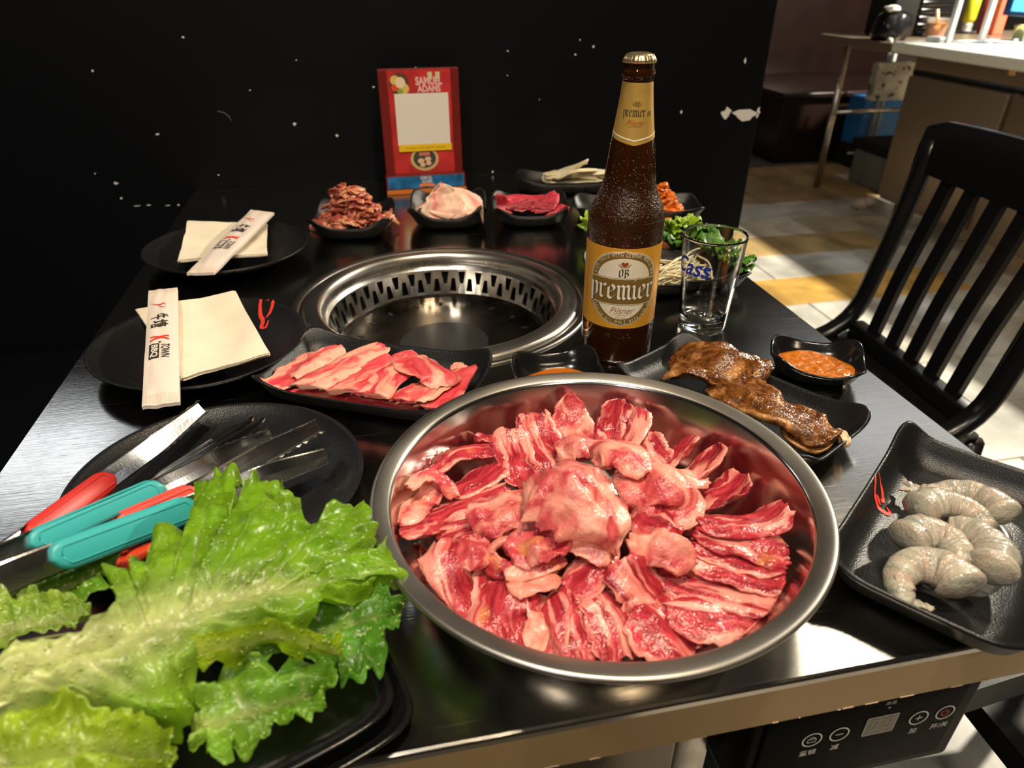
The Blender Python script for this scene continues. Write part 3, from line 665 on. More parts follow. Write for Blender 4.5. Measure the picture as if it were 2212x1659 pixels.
MB().lathe([(.00001, .050), (.024, .050), (.032, .070), (.034, .2), (.00001, .21)], 32, q).build('body', mat('mustard', (.52, .50, .02), .35), mu)
q = P(2116, 72, .056); q = Vector((q.x, q.y, .806))
tag(MB().lathe([(.00001, 0), (.016, 0), (.018, .05), (.016, .1), (.017, .2), (.00001, .21)], 20, q).build('red_bottle', mat('red_plastic', (.45, .02, .02), .3)), 'slim dark red squeeze bottle between the shelf stand posts', 'bottle')
q = P(2142, 74, .056); q = Vector((q.x, q.y, .806))
mh = tag(empty('coral_holder', q), 'tall coral red plastic holder standing behind the shelf stand', 'holder')
MB().box(q.x-.03, q.x+.03, q.y-.035, q.y+.03, .8065, 1.04, bev=.004).build('body', mat('coral_plastic', (.85, .17, .10), .4), mh); MB().box(q.x-.04, q.x-.03, q.y-.012, q.y+.012, .8065, .85, bev=.002).build('tab', mat('coral_plastic_pale', (.9, .25, .18), .4), mh)
q = P(2178, 88, .074)
tag(MB().lathe([(.00001, 0), (.06, 0), (.066, .06), (.068, .062), (.064, .062), (.058, .004), (.00001, .004)], 40, (q.x+.10, q.y, .8225)).build('steel_pan', mat('olive_steel', (.40, .40, .18), .25, 1)), 'round steel pan with an olive sheen below the blue screen', 'pan')
q = PX(2192, 18, 2.85)
sc_ = tag(empty('display_screen', q), 'tilted blue lit screen on the service worktop', 'screen')
MB().box(2.86, 2.88, q.y-.16, q.y+.07, q.z-.03, q.z+.15, bev=.004).build('housing', mat('navy_plastic', (.01, .03, .09), .3), sc_)
MB().box(2.857, 2.861, q.y-.15, q.y+.025, q.z-.012, q.z+.14).build('screen', mat('screen_glow', (.1, .5, .8), .3, emis=(.12, .55, .85), es=1.0), sc_, smooth=False)

# ================================================================== tableware
BVHS = {}; DISH = {}
def bvh_of(objs):
    vs = []; fs = []
    for o in objs:
        n = len(vs); mw = Matrix.Identity(4)
        vs += [v.co.copy() for v in o.data.vertices]; fs += [tuple(i+n for i in p.vertices) for p in o.data.polygons]
    return BVHTree.FromPolygons(vs, fs)
def drop(b, x, y, dz=.0004):
    r = b.ray_cast(Vector((x, y, T+.3)), Vector((0, 0, -1)))
    return (r[0]+r[1]*dz*(1 if r[1].z > 0 else -1)) if r[0] else Vector((x, y, T+.02))
def sgnpow(v, e): return math.copysign(abs(v)**e, v)
def rect_dish(name, label, cx, cy, hx, hy, rot, h=.022, lift=.010, flare=.018, n_exp=5.0, z0=0.0, m=None, group=None, bow=.0035, wave=.0):
    """rectangular dish with raised corners, wavy sides and a small foot"""
    N_ = 96
    def ring(ins, z, lf, k=1.0):
        out = []
        for i in range(N_):
            t = 2*PI*i/N_; c, s = math.cos(t), math.sin(t)
            cor = abs(math.sin(2*t))**1.6
            # sides bow in a little between the corners at the rim
            x = (hx-ins)*sgnpow(c, 2/n_exp)*k; y = (hy-ins)*sgnpow(s, 2/n_exp)*k
            b = bow*lf*(1-cor); x -= math.copysign(b, c)*abs(c)**2; y -= math.copysign(b, s)*abs(s)**2
            zz = z+lf*(lift*cor+wave*math.sin(2*t+.6))
            out.append((cx+x*math.cos(rot)-y*math.sin(rot), cy+x*math.sin(rot)+y*math.cos(rot), T+z0+zz))
        return out
    f = flare
    rings = [ring(f+.010, .0, 0), ring(f+.003, .0005, 0), ring(f*.62, h*.30, .25), ring(f*.20, h*.78, .8), ring(0, h-.0015, 1), ring(.0008, h, 1), ring(.0022, h-.0002, 1), ring(.0038, h-.0018, 1),
             ring(f*.45, h*.62, .62), ring(f*.85, .0075, .12), ring(f+.006, .0042, 0), ring(f+.02, .0036, 0)]
    vs = [v for r in rings for v in r]; fs = []
    for k in range(len(rings)-1):
        for i in range(N_): fs.append((k*N_+i, k*N_+(i+1) % N_, (k+1)*N_+(i+1) % N_, (k+1)*N_+i))
    k = len(rings)-1; vs.append((cx, cy, T+z0+.0036)); fs += [(k*N_+i, k*N_+(i+1) % N_, len(vs)-1) for i in range(N_)]
    vs.append((cx, cy, T+z0)); fs += [((i+1) % N_, i, len(vs)-1) for i in range(N_)]
    o = recalc(mesh(name, vs, fs, m or MELA)); tag(o, label, 'dish' if hx < .08 else 'plate', group)
    BVHS[o.name] = bvh_of([o]); DISH[id(BVHS[o.name])] = (cx, cy, hx-.005, hy-.005, rot); return o
def round_plate(name, label, cx, cy, r, h=.024, m=None, group=None, z0=0.0):
    pr = [(.00001, .0), (.055, .0), (.060, .001), (r*.80, .0105), (r*.95, h*.78), (r, h-.001), (r-.0003, h), (r-.002, h+.0002), (r-.004, h-.0015), (r*.88, h*.66), (r*.74, .0095), (r*.58, .0055), (r*.3, .0038), (.00001, .0034)]
    o = MB().lathe(pr, 96, (cx, cy, T+z0), wob=lambda a, i: 1+.018*math.cos(2*a+.7)*(1 if 3 <= i <= 10 else 0)).build(name, m or MELA)
    tag(recalc(o), label, 'plate', group); BVHS[o.name] = bvh_of([o]); return o
def mark_on(name, plate, strokes, h, m):
    b = BVHS[plate.name]; ps = []
    for px, w in strokes:
        q = [P(x, y, h) for x, y in px]; q = catm(q, 14); n = len(q)
        ww = [w*math.sin(PI*min(1, max(0, .04+.92*i/(n-1))))**.7+.0002 for i in range(n)]
        ps.append(line2d([(p.x, p.y) for p in q], ww))
    p = join2d(*ps)
    return print2d(name, p, lambda x, y: drop(b, x, y, .0004), m, plate, .003)
def decal_on(name, plate, p2, cx, cy, rot, m):
    b = BVHS[plate.name]; c, s = math.cos(rot), math.sin(rot)
    return mesh(name, [drop(b, cx+x*c-y*s, cy+x*s+y*c) for x, y in p2[0]], p2[1], m, plate, smooth=False)

# --- two place plates and the tongs plate
pl1 = round_plate('round_plate', 'round black plate nearest the grill ring, holding the larger napkin and upright chopstick packet', -.192, .703, .1065)
pl2 = round_plate('round_plate', 'round black plate farthest back, with tilted chopstick packet on a napkin', -.207, 1.003, .110)
pl3 = round_plate('round_plate', 'round black plate under the tongs and scissors', -.138, .458, .1085, h=.022)
mark_on('red_horn_mark', pl1, [([(583, 650), (566, 658), (561, 672), (566, 681), (561, 690), (570, 692), (578, 682)], .0046), ([(590, 651), (592, 663), (585, 671), (573, 678)], .0040)], .018, INKR)

def sheet(name, corners, thick, m, parent=None, nu=24, nv=10, bulge=0, rip=0, seed=0, layers=1, sag=0, zfn=None):
    """a thin closed sheet across four corner points (a-b top edge, d-c bottom edge)"""
    a, b, c, d = [Vector(p) for p in corners]; vs = []; fs = []; top = []
    for i in range(nu+1):
        for j in range(nv+1):
            u, v = i/nu, j/nv
            p = a.lerp(b, v).lerp(d.lerp(c, v), u)
            p.z += bulge*math.sin(PI*v)**.7*min(1, 8*u, 8*(1-u))+rip*nz(u*5+seed, v*4, seed)-sag*math.sin(PI*u)*math.sin(PI*v)
            if zfn: p.z = max(p.z, zfn(p.x, p.y))
            top.append(p)
    vs = top+[p-Vector((0, 0, thick)) for p in top]; M_ = nv+1; N_ = len(top)
    for i in range(nu):
        for j in range(nv): q = i*M_+j; fs += [(q, q+1, q+M_+1, q+M_), (N_+q, N_+q+M_, N_+q+M_+1, N_+q+1)]
    for i in range(nu): fs += [(i*M_, (i+1)*M_, N_+(i+1)*M_, N_+i*M_), ((i+1)*M_+nv, i*M_+nv, N_+i*M_+nv, N_+(i+1)*M_+nv)]
    for j in range(nv): fs += [(j+1, j, N_+j, N_+j+1), (nu*M_+j, nu*M_+j+1, N_+nu*M_+j+1, N_+nu*M_+j)]
    o = recalc(mesh(name, vs, fs, m, parent)); autosmooth(o, 40)
    def at(u, v, e=.0003):
        u = min(max(u, 0), 1)*nu; v = min(max(v, 0), 1)*nv; i = min(int(u), nu-1); j = min(int(v), nv-1); fu, fv = u-i, v-j
        g = lambda i, j: top[i*M_+j]
        return g(i, j).lerp(g(i+1, j), fu).lerp(g(i, j+1).lerp(g(i+1, j+1), fu), fv)+Vector((0, 0, e))
    return o, at
def napkin(label, px, zs, seed):
    r = tag(empty('paper_napkin', P(*px[0], zs[0])), label, 'napkin')
    for k in range(4):
        sh = [(0, 0), (-3, 3), (4, 5), (-2, 6)][k]
        c = [P(x+sh[0]*(1 if i % 2 else -.4), y+sh[1]*(1 if i > 1 else .2), z-.0012*k) for i, ((x, y), z) in enumerate(zip(px, zs))]
        sheet('ply', c, .0006, PAPER, r, rip=.0022, seed=seed, sag=.006, nv=16)
    return r
napkin('cream paper napkin folded on the round plate nearest the grill ring', [(294, 668), (505, 629), (583, 762), (392, 816)], (.027, .031, .029, .027), 1.3)
napkin('cream paper napkin folded on the farthest round plate', [(406, 477), (574, 483), (577, 546), (386, 561)], (.030, .024, .026, .027), 4.1)

CHARS = {}
def packet(label, px, zs, seed):
    r = tag(empty('chopstick_packet', P(*px[0], zs[0])), label, 'chopsticks packet')
    c = [P(x, y, z) for (x, y), z in zip(px, zs)]
    o, at = sheet('paper_sleeve', c, .0035, WRAP, r, nu=40, nv=14, bulge=.0032, rip=.0012, seed=seed)
    # crimped ends
    for e in (0, 1):
        m = MB()
        for k in range(26):
            v = .05+.9*k/25; u0, u1 = (.004, .055) if e == 0 else (.94, .994)
            m.add(*[[at(u0, v, .0002), at(u1, v, .0002), at(u1, v+.012, .0006), at(u0, v+.012, .0006)], [(0, 1, 2, 3)]])
        tag(m.build('crimp', WRAP, r, smooth=False), kind='stuff')
    # print: text runs down the sleeve, letters' tops to the right
    L_ = .193; W_ = .026
    f = lambda X, Y: at(X, Y, .0005)
    def T_(p): return ([(x, y) for x, y in p[0]], p[1])
    def fit(p, u0, u1, v0, v1):
        xs = [q[0] for q in p[0]]; ys = [q[1] for q in p[0]]; a, b, c_, d = min(xs), max(xs), min(ys), max(ys)
        return [(u0+(x-a)/(b-a)*(u1-u0), v0+(y-c_)/(d-c_)*(v1-v0)) for x, y in p[0]], p[1]
    red = join2d(fit(line2d([(0, 0), (.25, .35), (.3, .6), (.22, .85), (.45, 1.0)], [.02, .06, .14, .08, .01]), .165, .215, .10, .66), fit(line2d([(0, .3), (.3, .6), (.5, 1)], [.02, .14, .01]), .212, .236, .38, .66), fit(text2d('K', 1, 0, .03), .50, .545, .16, .74))
    print2d('red_mark', red, f, INKR, r, .0025)
    blk = join2d(fit(text2d('牛', 1, 0, .02), .295, .345, .14, .72), fit(text2d('塘', 1, 0, .02), .355, .42, .14, .72), fit(line2d([(0, 0), (1, 0)], .6), .548, .560, .42, .50),
                 fit(text2d('TOWN', 1, .25, .01), .575, .690, .50, .76), fit(line2d([(0, 0), (1, 0), (1, 1), (0, 1), (0, -.03)], .04), .565, .685, .13, .45))
    bq = fit(text2d('BBQ', 1, 0, .03), .578, .675, .17, .41)
    blk = join2d(blk, fit(([(0, 0), (1, 0), (1, 1), (0, 1)], [(0, 1, 2, 3)]), .568, .682, .14, .44))
    print2d('black_print', blk, f, INKK, r, .0025); print2d('pale_letters', bq, lambda X, Y: at(X, Y, .0008), WRAP, r, .0025)
    return r
packet('white chopstick packet lying straight across the nearer round plate', [(321, 628), (383, 621), (388, 868), (306, 878)], (.040, .040, .034, .034), 0)
packet('white chopstick packet lying tilted across the farthest round plate', [(541, 453), (592, 459), (462, 588), (403, 590)], (.038, .040, .034, .032), 5)

# --- rectangular dishes
pA = rect_dish('rectangular_plate', 'wavy black rectangular plate under the sliced brisket', -.0135, .5985, .108, .062, R(-26.5), n_exp=6.5)
pB = rect_dish('rectangular_plate', 'wavy black rectangular plate under the marinated rib', .309, .495, .108, .060, R(-60.5), h=.020, n_exp=6.5)
pC = rect_dish('rectangular_plate', 'wavy black rectangular plate under the shrimp', .3775, .2985, .104, .066, R(38.5), h=.024, lift=.012, n_exp=7.5)
mark_on('red_horn_mark', pC, [([(1883, 1049), (1887, 1067), (1899, 1080), (1910, 1086), (1927, 1090), (1929, 1085), (1920, 1077)], .0034), ([(1890, 1042), (1905, 1052), (1912, 1068), (1905, 1067)], .0028), ([(1893, 1068), (1899, 1070), (1906, 1076)], .0030)], .014, INKR)
s1 = rect_dish('sauce_dish', 'small wavy black dish holding red brown sauce at the table edge', .4235, .5445, .047, .040, R(-30), h=.020, lift=.007, flare=.015, n_exp=3.2, wave=.003, m=MELAG, bow=.002)
mark_on('red_horn_mark', s1, [([(1815, 763), (1816, 770), (1808, 775), (1803, 773)], .0022)], .018, INKR)
s2 = rect_dish('sauce_dish', 'small wavy black dish behind the meat bowl beside the bottle foot', .160, .567, .046, .040, R(-4), h=.022, lift=.007, flare=.015, n_exp=3.2, wave=.002, m=MELAG, bow=.002)
dB = [rect_dish('square_dish', 'square black dish under the seasoned shredded beef', -.032, 1.095, .066, .066, R(-9), h=.024, lift=.014, flare=.022, n_exp=4),
      rect_dish('square_dish', 'square black dish under the folded pork belly', .119, 1.115, .066, .066, R(-8), h=.024, lift=.016, flare=.022, n_exp=4),
      rect_dish('square_dish', 'square black dish under the lean pink beef', .252, 1.098, .066, .064, R(-8), h=.024, lift=.012, flare=.022, n_exp=4)]
pD = rect_dish('side_plate', 'black plate under the pale mushroom slices at the partition', .370, 1.262, .108, .052, R(-6), h=.022, lift=.008)
pE = rect_dish('side_plate', 'black plate under the orange kimchi', .430, 1.080, .108, .052, R(-10), h=.022, lift=.006)
pF = rect_dish('side_plate', 'black plate under the greens and enoki behind the bottle', .365, .805, .104, .066, R(-4), h=.022, lift=.008)
# --- two stacked trays under the lettuce
tA = rect_dish('lettuce_tray', 'lower black rectangular tray of the pair under the lettuce', -.157, .246, .142, .072, R(20), h=.016, lift=.0, flare=.012, n_exp=9, m=MELAG, bow=0)
tB = rect_dish('lettuce_tray', 'upper black rectangular tray directly under the lettuce', -.159, .248, .136, .066, R(20), h=.016, lift=.0, flare=.012, n_exp=9, m=MELAG, bow=0, z0=.006)

# --- the big steel bowl
BC = (.130, .3515)
bowl_in = [(.1395, .0545), (.1385, .052), (.134, .040), (.1285, .027), (.1215, .0155), (.114, .0085), (.108, .0055), (.104, .0045)]
def wallr(z):
    z = min(max(z, .0045), .0545)
    for (r0, z0), (r1, z1) in zip(bowl_in, bowl_in[1:]):
        if z1 <= z <= z0: return r1+(r0-r1)*(z-z1)/(z0-z1)
    return .104
RIMM = brushed('bowl_rim_steel', (.50, .47, .43), .36, 90, 90, .05, False)
BOWLM = brushed('bowl_steel', (.68, .65, .61), .15, 60, 60, .05, False)
pr = [(.00001, .0005), (.103, .0005), (.1075, .0015), (.1148, .0055), (.1228, .0130), (.1298, .0250), (.1355, .0385), (.1400, .0515), (.1412, .0535), (.1405, .0548)]+bowl_in+[(.06, .0042), (.00001, .0042)]
bowl = tag(recalc(MB().lathe(pr, 160, (BC[0], BC[1], T)).build('steel_bowl', BOWLM)), 'wide polished steel bowl full of raw beef slices at the table front', 'bowl')
recalc(MB().lathe([(.1400, .0550), (.1412, .0560), (.1480, .0566), (.1498, .0572), (.1514, .0568), (.1524, .0553), (.1520, .0538), (.1500, .0530), (.1425, .0530), (.1402, .0530), (.1400, .0550)], 160, (BC[0], BC[1], T)).build('rim', RIMM, bowl))

# ================================================================== meat
SLN = [0]
def keep(b, q, m=.005):
    if id(b) not in DISH: return q
    cx, cy, hx, hy, rot = DISH[id(b)]; dx, dy = q.x-cx, q.y-cy; c, s = math.cos(rot), math.sin(rot)
    x, y = dx*c+dy*s, -dx*s+dy*c; x = min(max(x, -hx+m), hx-m); y = min(max(y, -hy+m), hy-m)
    return Vector((cx+x*c-y*s, cy+x*s+y*c, q.z))
def slab(name, path, w, thick, m, fat=.5, seed=None, label=None, cat='beef slice', group=None, parent=None, roll=0, roll1=None, bow=0, wav=.002, n=26, mcr=10, tip0=.5, tip1=.5, kind=None, side=None, inside=None, jag=.10, curl=0, rest=None):
    SLN[0] += 1; seed = SLN[0]*3.17 if seed is None else seed
    pts = catm(path, n); L_ = sum((pts[i+1]-pts[i]).length for i in range(n-1)); acc = 0
    top = []; uv = []; uv2 = []; nrm = []
    for i, p in enumerate(pts):
        if i: acc += (p-pts[i-1]).length
        u = i/(n-1); t = (pts[min(i+1, n-1)]-pts[max(i-1, 0)]).normalized()
        s = t.cross(Vector((0, 0, 1)))
        s = s.normalized() if s.length > .15 else Vector((1, 0, 0))
        if side is not None: s = (Vector(side)-t*Vector(side).dot(t)).normalized()
        a = lerp(roll, roll if roll1 is None else roll1, u)
        if a: s = Matrix.Rotation(R(a), 3, t) @ s
        k = s.cross(t).normalized()
        ww = w(u) if callable(w) else w
        e0 = min(1, tip0+(1-tip0)*math.sin(min(1, u/.22)*PI/2)); e1 = min(1, tip1+(1-tip1)*math.sin(min(1, (1-u)/.22)*PI/2)); ww *= e0*e1
        for j in range(mcr+1):
            v = j/mcr*2-1
            jj = 1+jag*1.6*nz(u*7+seed, 2.0*math.copysign(1, v), seed)+jag*nz(u*19+seed, 5*math.copysign(1, v))
            en = 0
            if i in (0, n-1): en = (.004*nz(v*3, seed, 9))*(1 if i else -1)
            q = p+s*(v*ww/2*(jj if abs(v) > .3 else 1))+t*en
            q = q+k*(bow*(1-v*v)-curl*abs(v)**3+wav*1.5*nz(u*3.2+seed, v*1.7, seed)+wav*.6*nz(u*9, v*5+seed, seed))
            if inside: q = inside(q)
            if rest: q = keep(rest, q)
            if rest: q.z = max(q.z, rest.ray_cast(Vector((q.x, q.y, T+.3)), Vector((0, 0, -1)))[0].z+thick*1.1) if rest.ray_cast(Vector((q.x, q.y, T+.3)), Vector((0, 0, -1)))[0] else q.z
            top.append(q); nrm.append(k); uv.append((acc, v*ww/2)); uv2.append((u, v))
    M_ = mcr+1; N_ = len(top)
    bot = []
    for i in range(n):
        for j in range(M_):
            v = abs(j/mcr*2-1); e = (1-v**4*.75)*(1 if 0 < i < n-1 else .35)
            th = thick*e*(1+.35*nz(i*.3+seed, j*.5))
            bot.append(top[i*M_+j]-nrm[i*M_+j]*th)
    vs = top+bot; fs = []
    for i in range(n-1):
        for j in range(mcr): q = i*M_+j; fs += [(q, q+1, q+M_+1, q+M_), (N_+q, N_+q+M_, N_+q+M_+1, N_+q+1)]
    for i in range(n-1): fs += [(i*M_, (i+1)*M_, N_+(i+1)*M_, N_+i*M_), ((i+1)*M_+mcr, i*M_+mcr, N_+i*M_+mcr, N_+(i+1)*M_+mcr)]
    for j in range(mcr): fs += [(j+1, j, N_+j, N_+j+1), ((n-1)*M_+j, (n-1)*M_+j+1, N_+(n-1)*M_+j+1, N_+(n-1)*M_+j)]
    o = mesh(name, vs, fs, m, parent, uv=uv+uv, uv2=uv2+uv2)
    o.color = (fat, (seed*.137) % 1, 0, 1)
    return tag(o, label, cat if label else None, group, kind)
def inbowl(q, m=.0025):
    """keeps a point inside the bowl's wall"""
    dx, dy = q.x-BC[0], q.y-BC[1]; r = math.hypot(dx, dy); z = max(q.z-T, .0065)
    lim = wallr(z)-m
    if r > lim: dx *= lim/r; dy *= lim/r
    return Vector((BC[0]+dx, BC[1]+dy, T+z))
def bp(x, y, h):
    """point seen at x, y; lifted along the sight line until it lies inside the bowl"""
    q = P(x, y, h)
    if q.y > BC[1]:
        k = 0
        while math.hypot(q.x-BC[0], q.y-BC[1]) > wallr(q.z-T)-.003 and k < 60 and h < .047: h += .001; q = P(x, y, h); k += 1
    return q
def bs(label, path, w, fat=.5, m=BEEF, **k):
    k.setdefault('thick', .0042)
    return slab('beef_slice', [bp(*p) for p in path], w, k.pop('thick'), m, fat, label=label, group='raw beef slices in the steel bowl', inside=inbowl, **k)
# lower ring along the front (z low), from the bowl's left side round to the right
bs('dark red rib slice pointing at the lettuce from the bowl wall', [(850, 1195, .022), (930, 1215, .016), (1010, 1180, .018)], .030, .48, roll=-8)
bs('long rib slice standing upright nearest the lettuce, marbled with white', [(962, 1172, .034), (955, 1240, .028), (985, 1320, .012), (1010, 1372, .007)], .037, .60, roll=10, bow=.004)
bs('narrow dark rib slice squeezed behind the upright marbled one', [(1062, 1222, .024), (1060, 1290, .020), (1045, 1365, .009)], .024, .42, roll=-10)
bs('broad marbled rib slice, third along the front of the bowl', [(1105, 1258, .026), (1085, 1330, .020), (1120, 1405, .008)], .040, .52, roll=6, bow=.003)
bs('thin yellowish fatty strip between two front rib slices', [(1160, 1283, .024), (1172, 1340, .020), (1150, 1405, .010)], .019, .80, roll=-25, m=BEEFF)
bs('orange red strip leaning beside the yellowish fatty strip', [(1208, 1270, .025), (1200, 1340, .020), (1190, 1415, .009)], .020, .55, roll=28, m=BEEFF)
bs('dark red rib slice at the bowl front centre, pale streak on top', [(1222, 1275, .024), (1250, 1345, .019), (1285, 1425, .008)], .036, .40, bow=.003)
bs('rib slice at the bowl front with a pale lower half', [(1290, 1282, .024), (1322, 1345, .019), (1352, 1425, .008)], .038, .52, bow=.003, roll=-6)
bs('rib slice with an orange stain on its fat, front of the bowl', [(1378, 1308, .024), (1430, 1360, .018), (1500, 1415, .009)], .042, .50, bow=.003, roll=6)
bs('large rib slice with a dark oval eye, lowest on the bowl right', [(1432, 1318, .022), (1520, 1325, .020), (1610, 1335, .018), (1682, 1338, .022)], .041, .50, bow=.003)
bs('rib slice with two dark ovals above the lowest right one', [(1426, 1240, .024), (1520, 1265, .023), (1610, 1285, .022), (1692, 1305, .026)], .034, .50, bow=.002)
bs('small scrap of pink meat on the bowl floor', [(1432, 1266, .010), (1482, 1284, .010)], .008, .65)
bs('pale centred rib slice, third from the bottom on the bowl right', [(1492, 1214, .029), (1570, 1228, .028), (1640, 1250, .027), (1695, 1250, .030)], .027, .55, bow=.002)
bs('striped rib slice, middle of the fan on the bowl right', [(1493, 1178, .034), (1570, 1190, .033), (1650, 1212, .031), (1702, 1225, .033)], .028, .48, bow=.002)
bs('broad striped rib slice near the top of the right fan', [(1497, 1150, .038), (1580, 1160, .036), (1650, 1180, .034), (1700, 1192, .034)], .034, .52, bow=.003)
bs('rib slice whose pointed red end climbs the bowl wall', [(1505, 1128, .042), (1580, 1135, .038), (1650, 1130, .037), (1697, 1092, .046)], .030, .48, roll=-14, bow=.003)
# back ring
bs('curved rib slice lying in front of the bare right bowl wall', [(1500, 1100, .022), (1530, 1070, .026), (1575, 1050, .028), (1600, 1018, .036)], .034, .50, roll=-22, bow=-.003)
bs('triangular rib slice with its dark tip up against the right wall', [(1470, 1040, .030), (1510, 1010, .034), (1548, 960, .040)], .036, .52, roll=-30, roll1=-50, tip1=.12)
bs('frayed dark red slice curling up behind the triangular one', [(1428, 1012, .032), (1460, 975, .036), (1500, 942, .044)], .028, .46, roll=-35, tip1=.5, m=BEEF)
bs('plain pink slice between the frayed slice and the folded peak', [(1392, 935, .040), (1408, 970, .036), (1430, 1005, .032)], .026, .62, roll=20)
bs('folded peak of marbled beef at the back of the bowl', [(1352, 865, .052), (1332, 915, .038), (1325, 970, .032)], .034, .48, side=(1, .1, 0), tip0=.22, bow=.006)
bs('pale fold of beef leaning on the folded peak', [(1382, 885, .044), (1375, 930, .038), (1345, 985, .034)], .022, .64, roll=25, tip0=.4, bow=.004)
bs('tall pointed slice at the back of the bowl with a deep red tip', [(1230, 846, .056), (1232, 890, .042), (1240, 940, .034), (1262, 985, .034)], lambda u: .014+.034*min(1, u*1.3), .60, side=(1, .0, .0), tip0=.15, bow=.005, m=BEEFF)
bs('crumpled pink lump at the foot of the tall pointed slice', [(1205, 985, .036), (1250, 968, .042), (1310, 985, .036)], .028, .62, bow=.008, wav=.005, m=BEEFF)
bs('broad red slice leaning back, beside the tall pointed slice', [(1150, 893, .048), (1160, 935, .038), (1180, 975, .034), (1200, 1010, .032)], .034, .46, side=(1, .15, 0), tip0=.8, bow=.003)
bs('pink slice with a rounded top and yellow stained lower end', [(1100, 922, .044), (1105, 960, .038), (1118, 1005, .034), (1140, 1048, .028)], .031, .58, side=(1, .1, 0), bow=.005, m=BEEF)
bs('small red flap pointing at the bowl wall behind the rounded slice', [(1026, 944, .036), (1060, 950, .034), (1090, 958, .032)], .018, .42, tip0=.15, roll=-15)
bs('arched red slice along the upper left of the bowl', [(928, 1022, .030), (990, 985, .034), (1045, 972, .034), (1085, 985, .032)], .024, .48, roll=-18, bow=.004)
bs('dark shiny slice under the arched red one', [(975, 1072, .026), (1020, 1045, .030), (1060, 1020, .032), (1085, 1010, .030)], .028, .42, roll=-12, bow=.003)
bs('pale folded flap bridging two slices near the bowl left wall', [(880, 1056, .038), (915, 1030, .042), (950, 1036, .040), (984, 1074, .030)], .016, .74, roll=-20, bow=.004, m=BEEFF)
bs('pink fatty slice hanging down the left bowl wall', [(950, 1050, .034), (905, 1080, .030), (858, 1130, .026)], .024, .74, tip1=.2, roll=-12, m=BEEFF)
bs('long slice with a pale fan shaped end by the left wall', [(858, 1162, .028), (930, 1130, .026), (1010, 1095, .028), (1095, 1058, .030)], .028, .50, bow=.004, roll=-8)
bs('thick fatty chunk with a dark eye in the left middle', [(1018, 1130, .036), (1060, 1110, .040), (1115, 1095, .040), (1170, 1090, .034)], .040, .68, bow=.007, wav=.004, m=BEEFF, thick=.007)
bs('dark ragged slice under the fatty chunk', [(945, 1175, .026), (1010, 1150, .030), (1080, 1150, .032), (1140, 1150, .032)], .026, .46, wav=.004, roll=8)
bs('narrow fold standing between upright slices on the left', [(1028, 1160, .040), (1022, 1195, .036), (1020, 1235, .030)], .021, .64, bow=.005, tip1=.2, m=BEEFF)
# curled pieces below the centre
bs('red curl bent into a loop left of the centre', [(1130, 1160, .042), (1075, 1170, .040), (1052, 1200, .034), (1075, 1228, .032), (1120, 1232, .030)], .014, .45, roll=50, bow=.001, wav=.001, thick=.005)
bs('crumpled dark pink heap right of the loop', [(1110, 1200, .034), (1160, 1170, .044), (1222, 1172, .040)], .036, .56, bow=.009, wav=.007, m=BEEFF)
bs('pale ended strip, upper of two laid together below centre', [(1088, 1243, .034), (1140, 1225, .036), (1180, 1215, .036), (1220, 1208, .034)], .017, .74, bow=.003, m=BEEFF)
bs('pale ended strip, lower of two laid together below centre', [(1100, 1266, .030), (1150, 1262, .032), (1205, 1250, .030)], .017, .74, bow=.003, m=BEEFF)
bs('long curved slice sweeping down below the central piece', [(1270, 1165, .036), (1292, 1205, .034), (1265, 1245, .030), (1218, 1272, .024)], .028, .52, roll=20, roll1=-10, bow=.004)
bs('small red strip beside the curved slice', [(1290, 1222, .024), (1302, 1250, .022), (1298, 1277, .018)], .009, .5)
bs('upright slice with a broad pale band below the central piece', [(1345, 1205, .040), (1362, 1240, .034), (1385, 1275, .026), (1408, 1308, .020)], .036, .60, roll=6, bow=.005, m=BEEF)
bs('pale chunk with a dark dimpled end', [(1372, 1185, .030), (1410, 1180, .038), (1450, 1190, .040), (1486, 1218, .032)], .032, .64, bow=.009, wav=.005, m=BEEFF, thick=.008)
bs('dark purplish fold under the rounded grey pink piece', [(1372, 1110, .034), (1420, 1130, .038), (1470, 1160, .036)], .036, .46, bow=.006, wav=.006)
bs('rounded grey pink piece with fine dark cuts right of centre', [(1400, 1030, .050), (1440, 1045, .054), (1462, 1080, .048), (1450, 1110, .036)], .042, .66, bow=.010, m=BEEFF, curl=.006)
bs('rib slice reaching from the centre to the right back wall', [(1380, 1000, .044), (1430, 1018, .042), (1480, 1032, .038), (1525, 1044, .032)], .026, .66, roll=-10, bow=.004, m=BEEFF)
bs('tan pink fold arched over behind the central piece', [(1290, 1000, .052), (1310, 975, .062), (1355, 985, .064), (1395, 1030, .058)], .030, .72, bow=.006, m=BEEFF, wav=.003, thick=.006)
bs('largest draped piece on top of the heap, fatty with red ends', [(1152, 1040, .054), (1205, 1028, .070), (1262, 1062, .072), (1305, 1125, .060), (1326, 1195, .044)], lambda u: .034+.034*math.sin(PI*min(1, u*.95+.12))**.9, .70, bow=.006, curl=.012, m=BEEFF, n=40, mcr=22, thick=.006, tip0=.5, tip1=.22, wav=.0065, jag=.16)
bs('tan fold tucked between the draped piece and the rounded grey pink one', [(1352, 1020, .048), (1375, 1050, .050), (1395, 1090, .044), (1392, 1125, .034)], .030, .70, bow=.006, m=BEEFF, wav=.003)
bs('translucent underside flap below the largest draped piece', [(1205, 1110, .050), (1240, 1150, .046), (1290, 1185, .042), (1325, 1198, .040)], .026, .80, bow=.004, m=BEEFF, tip1=.3)
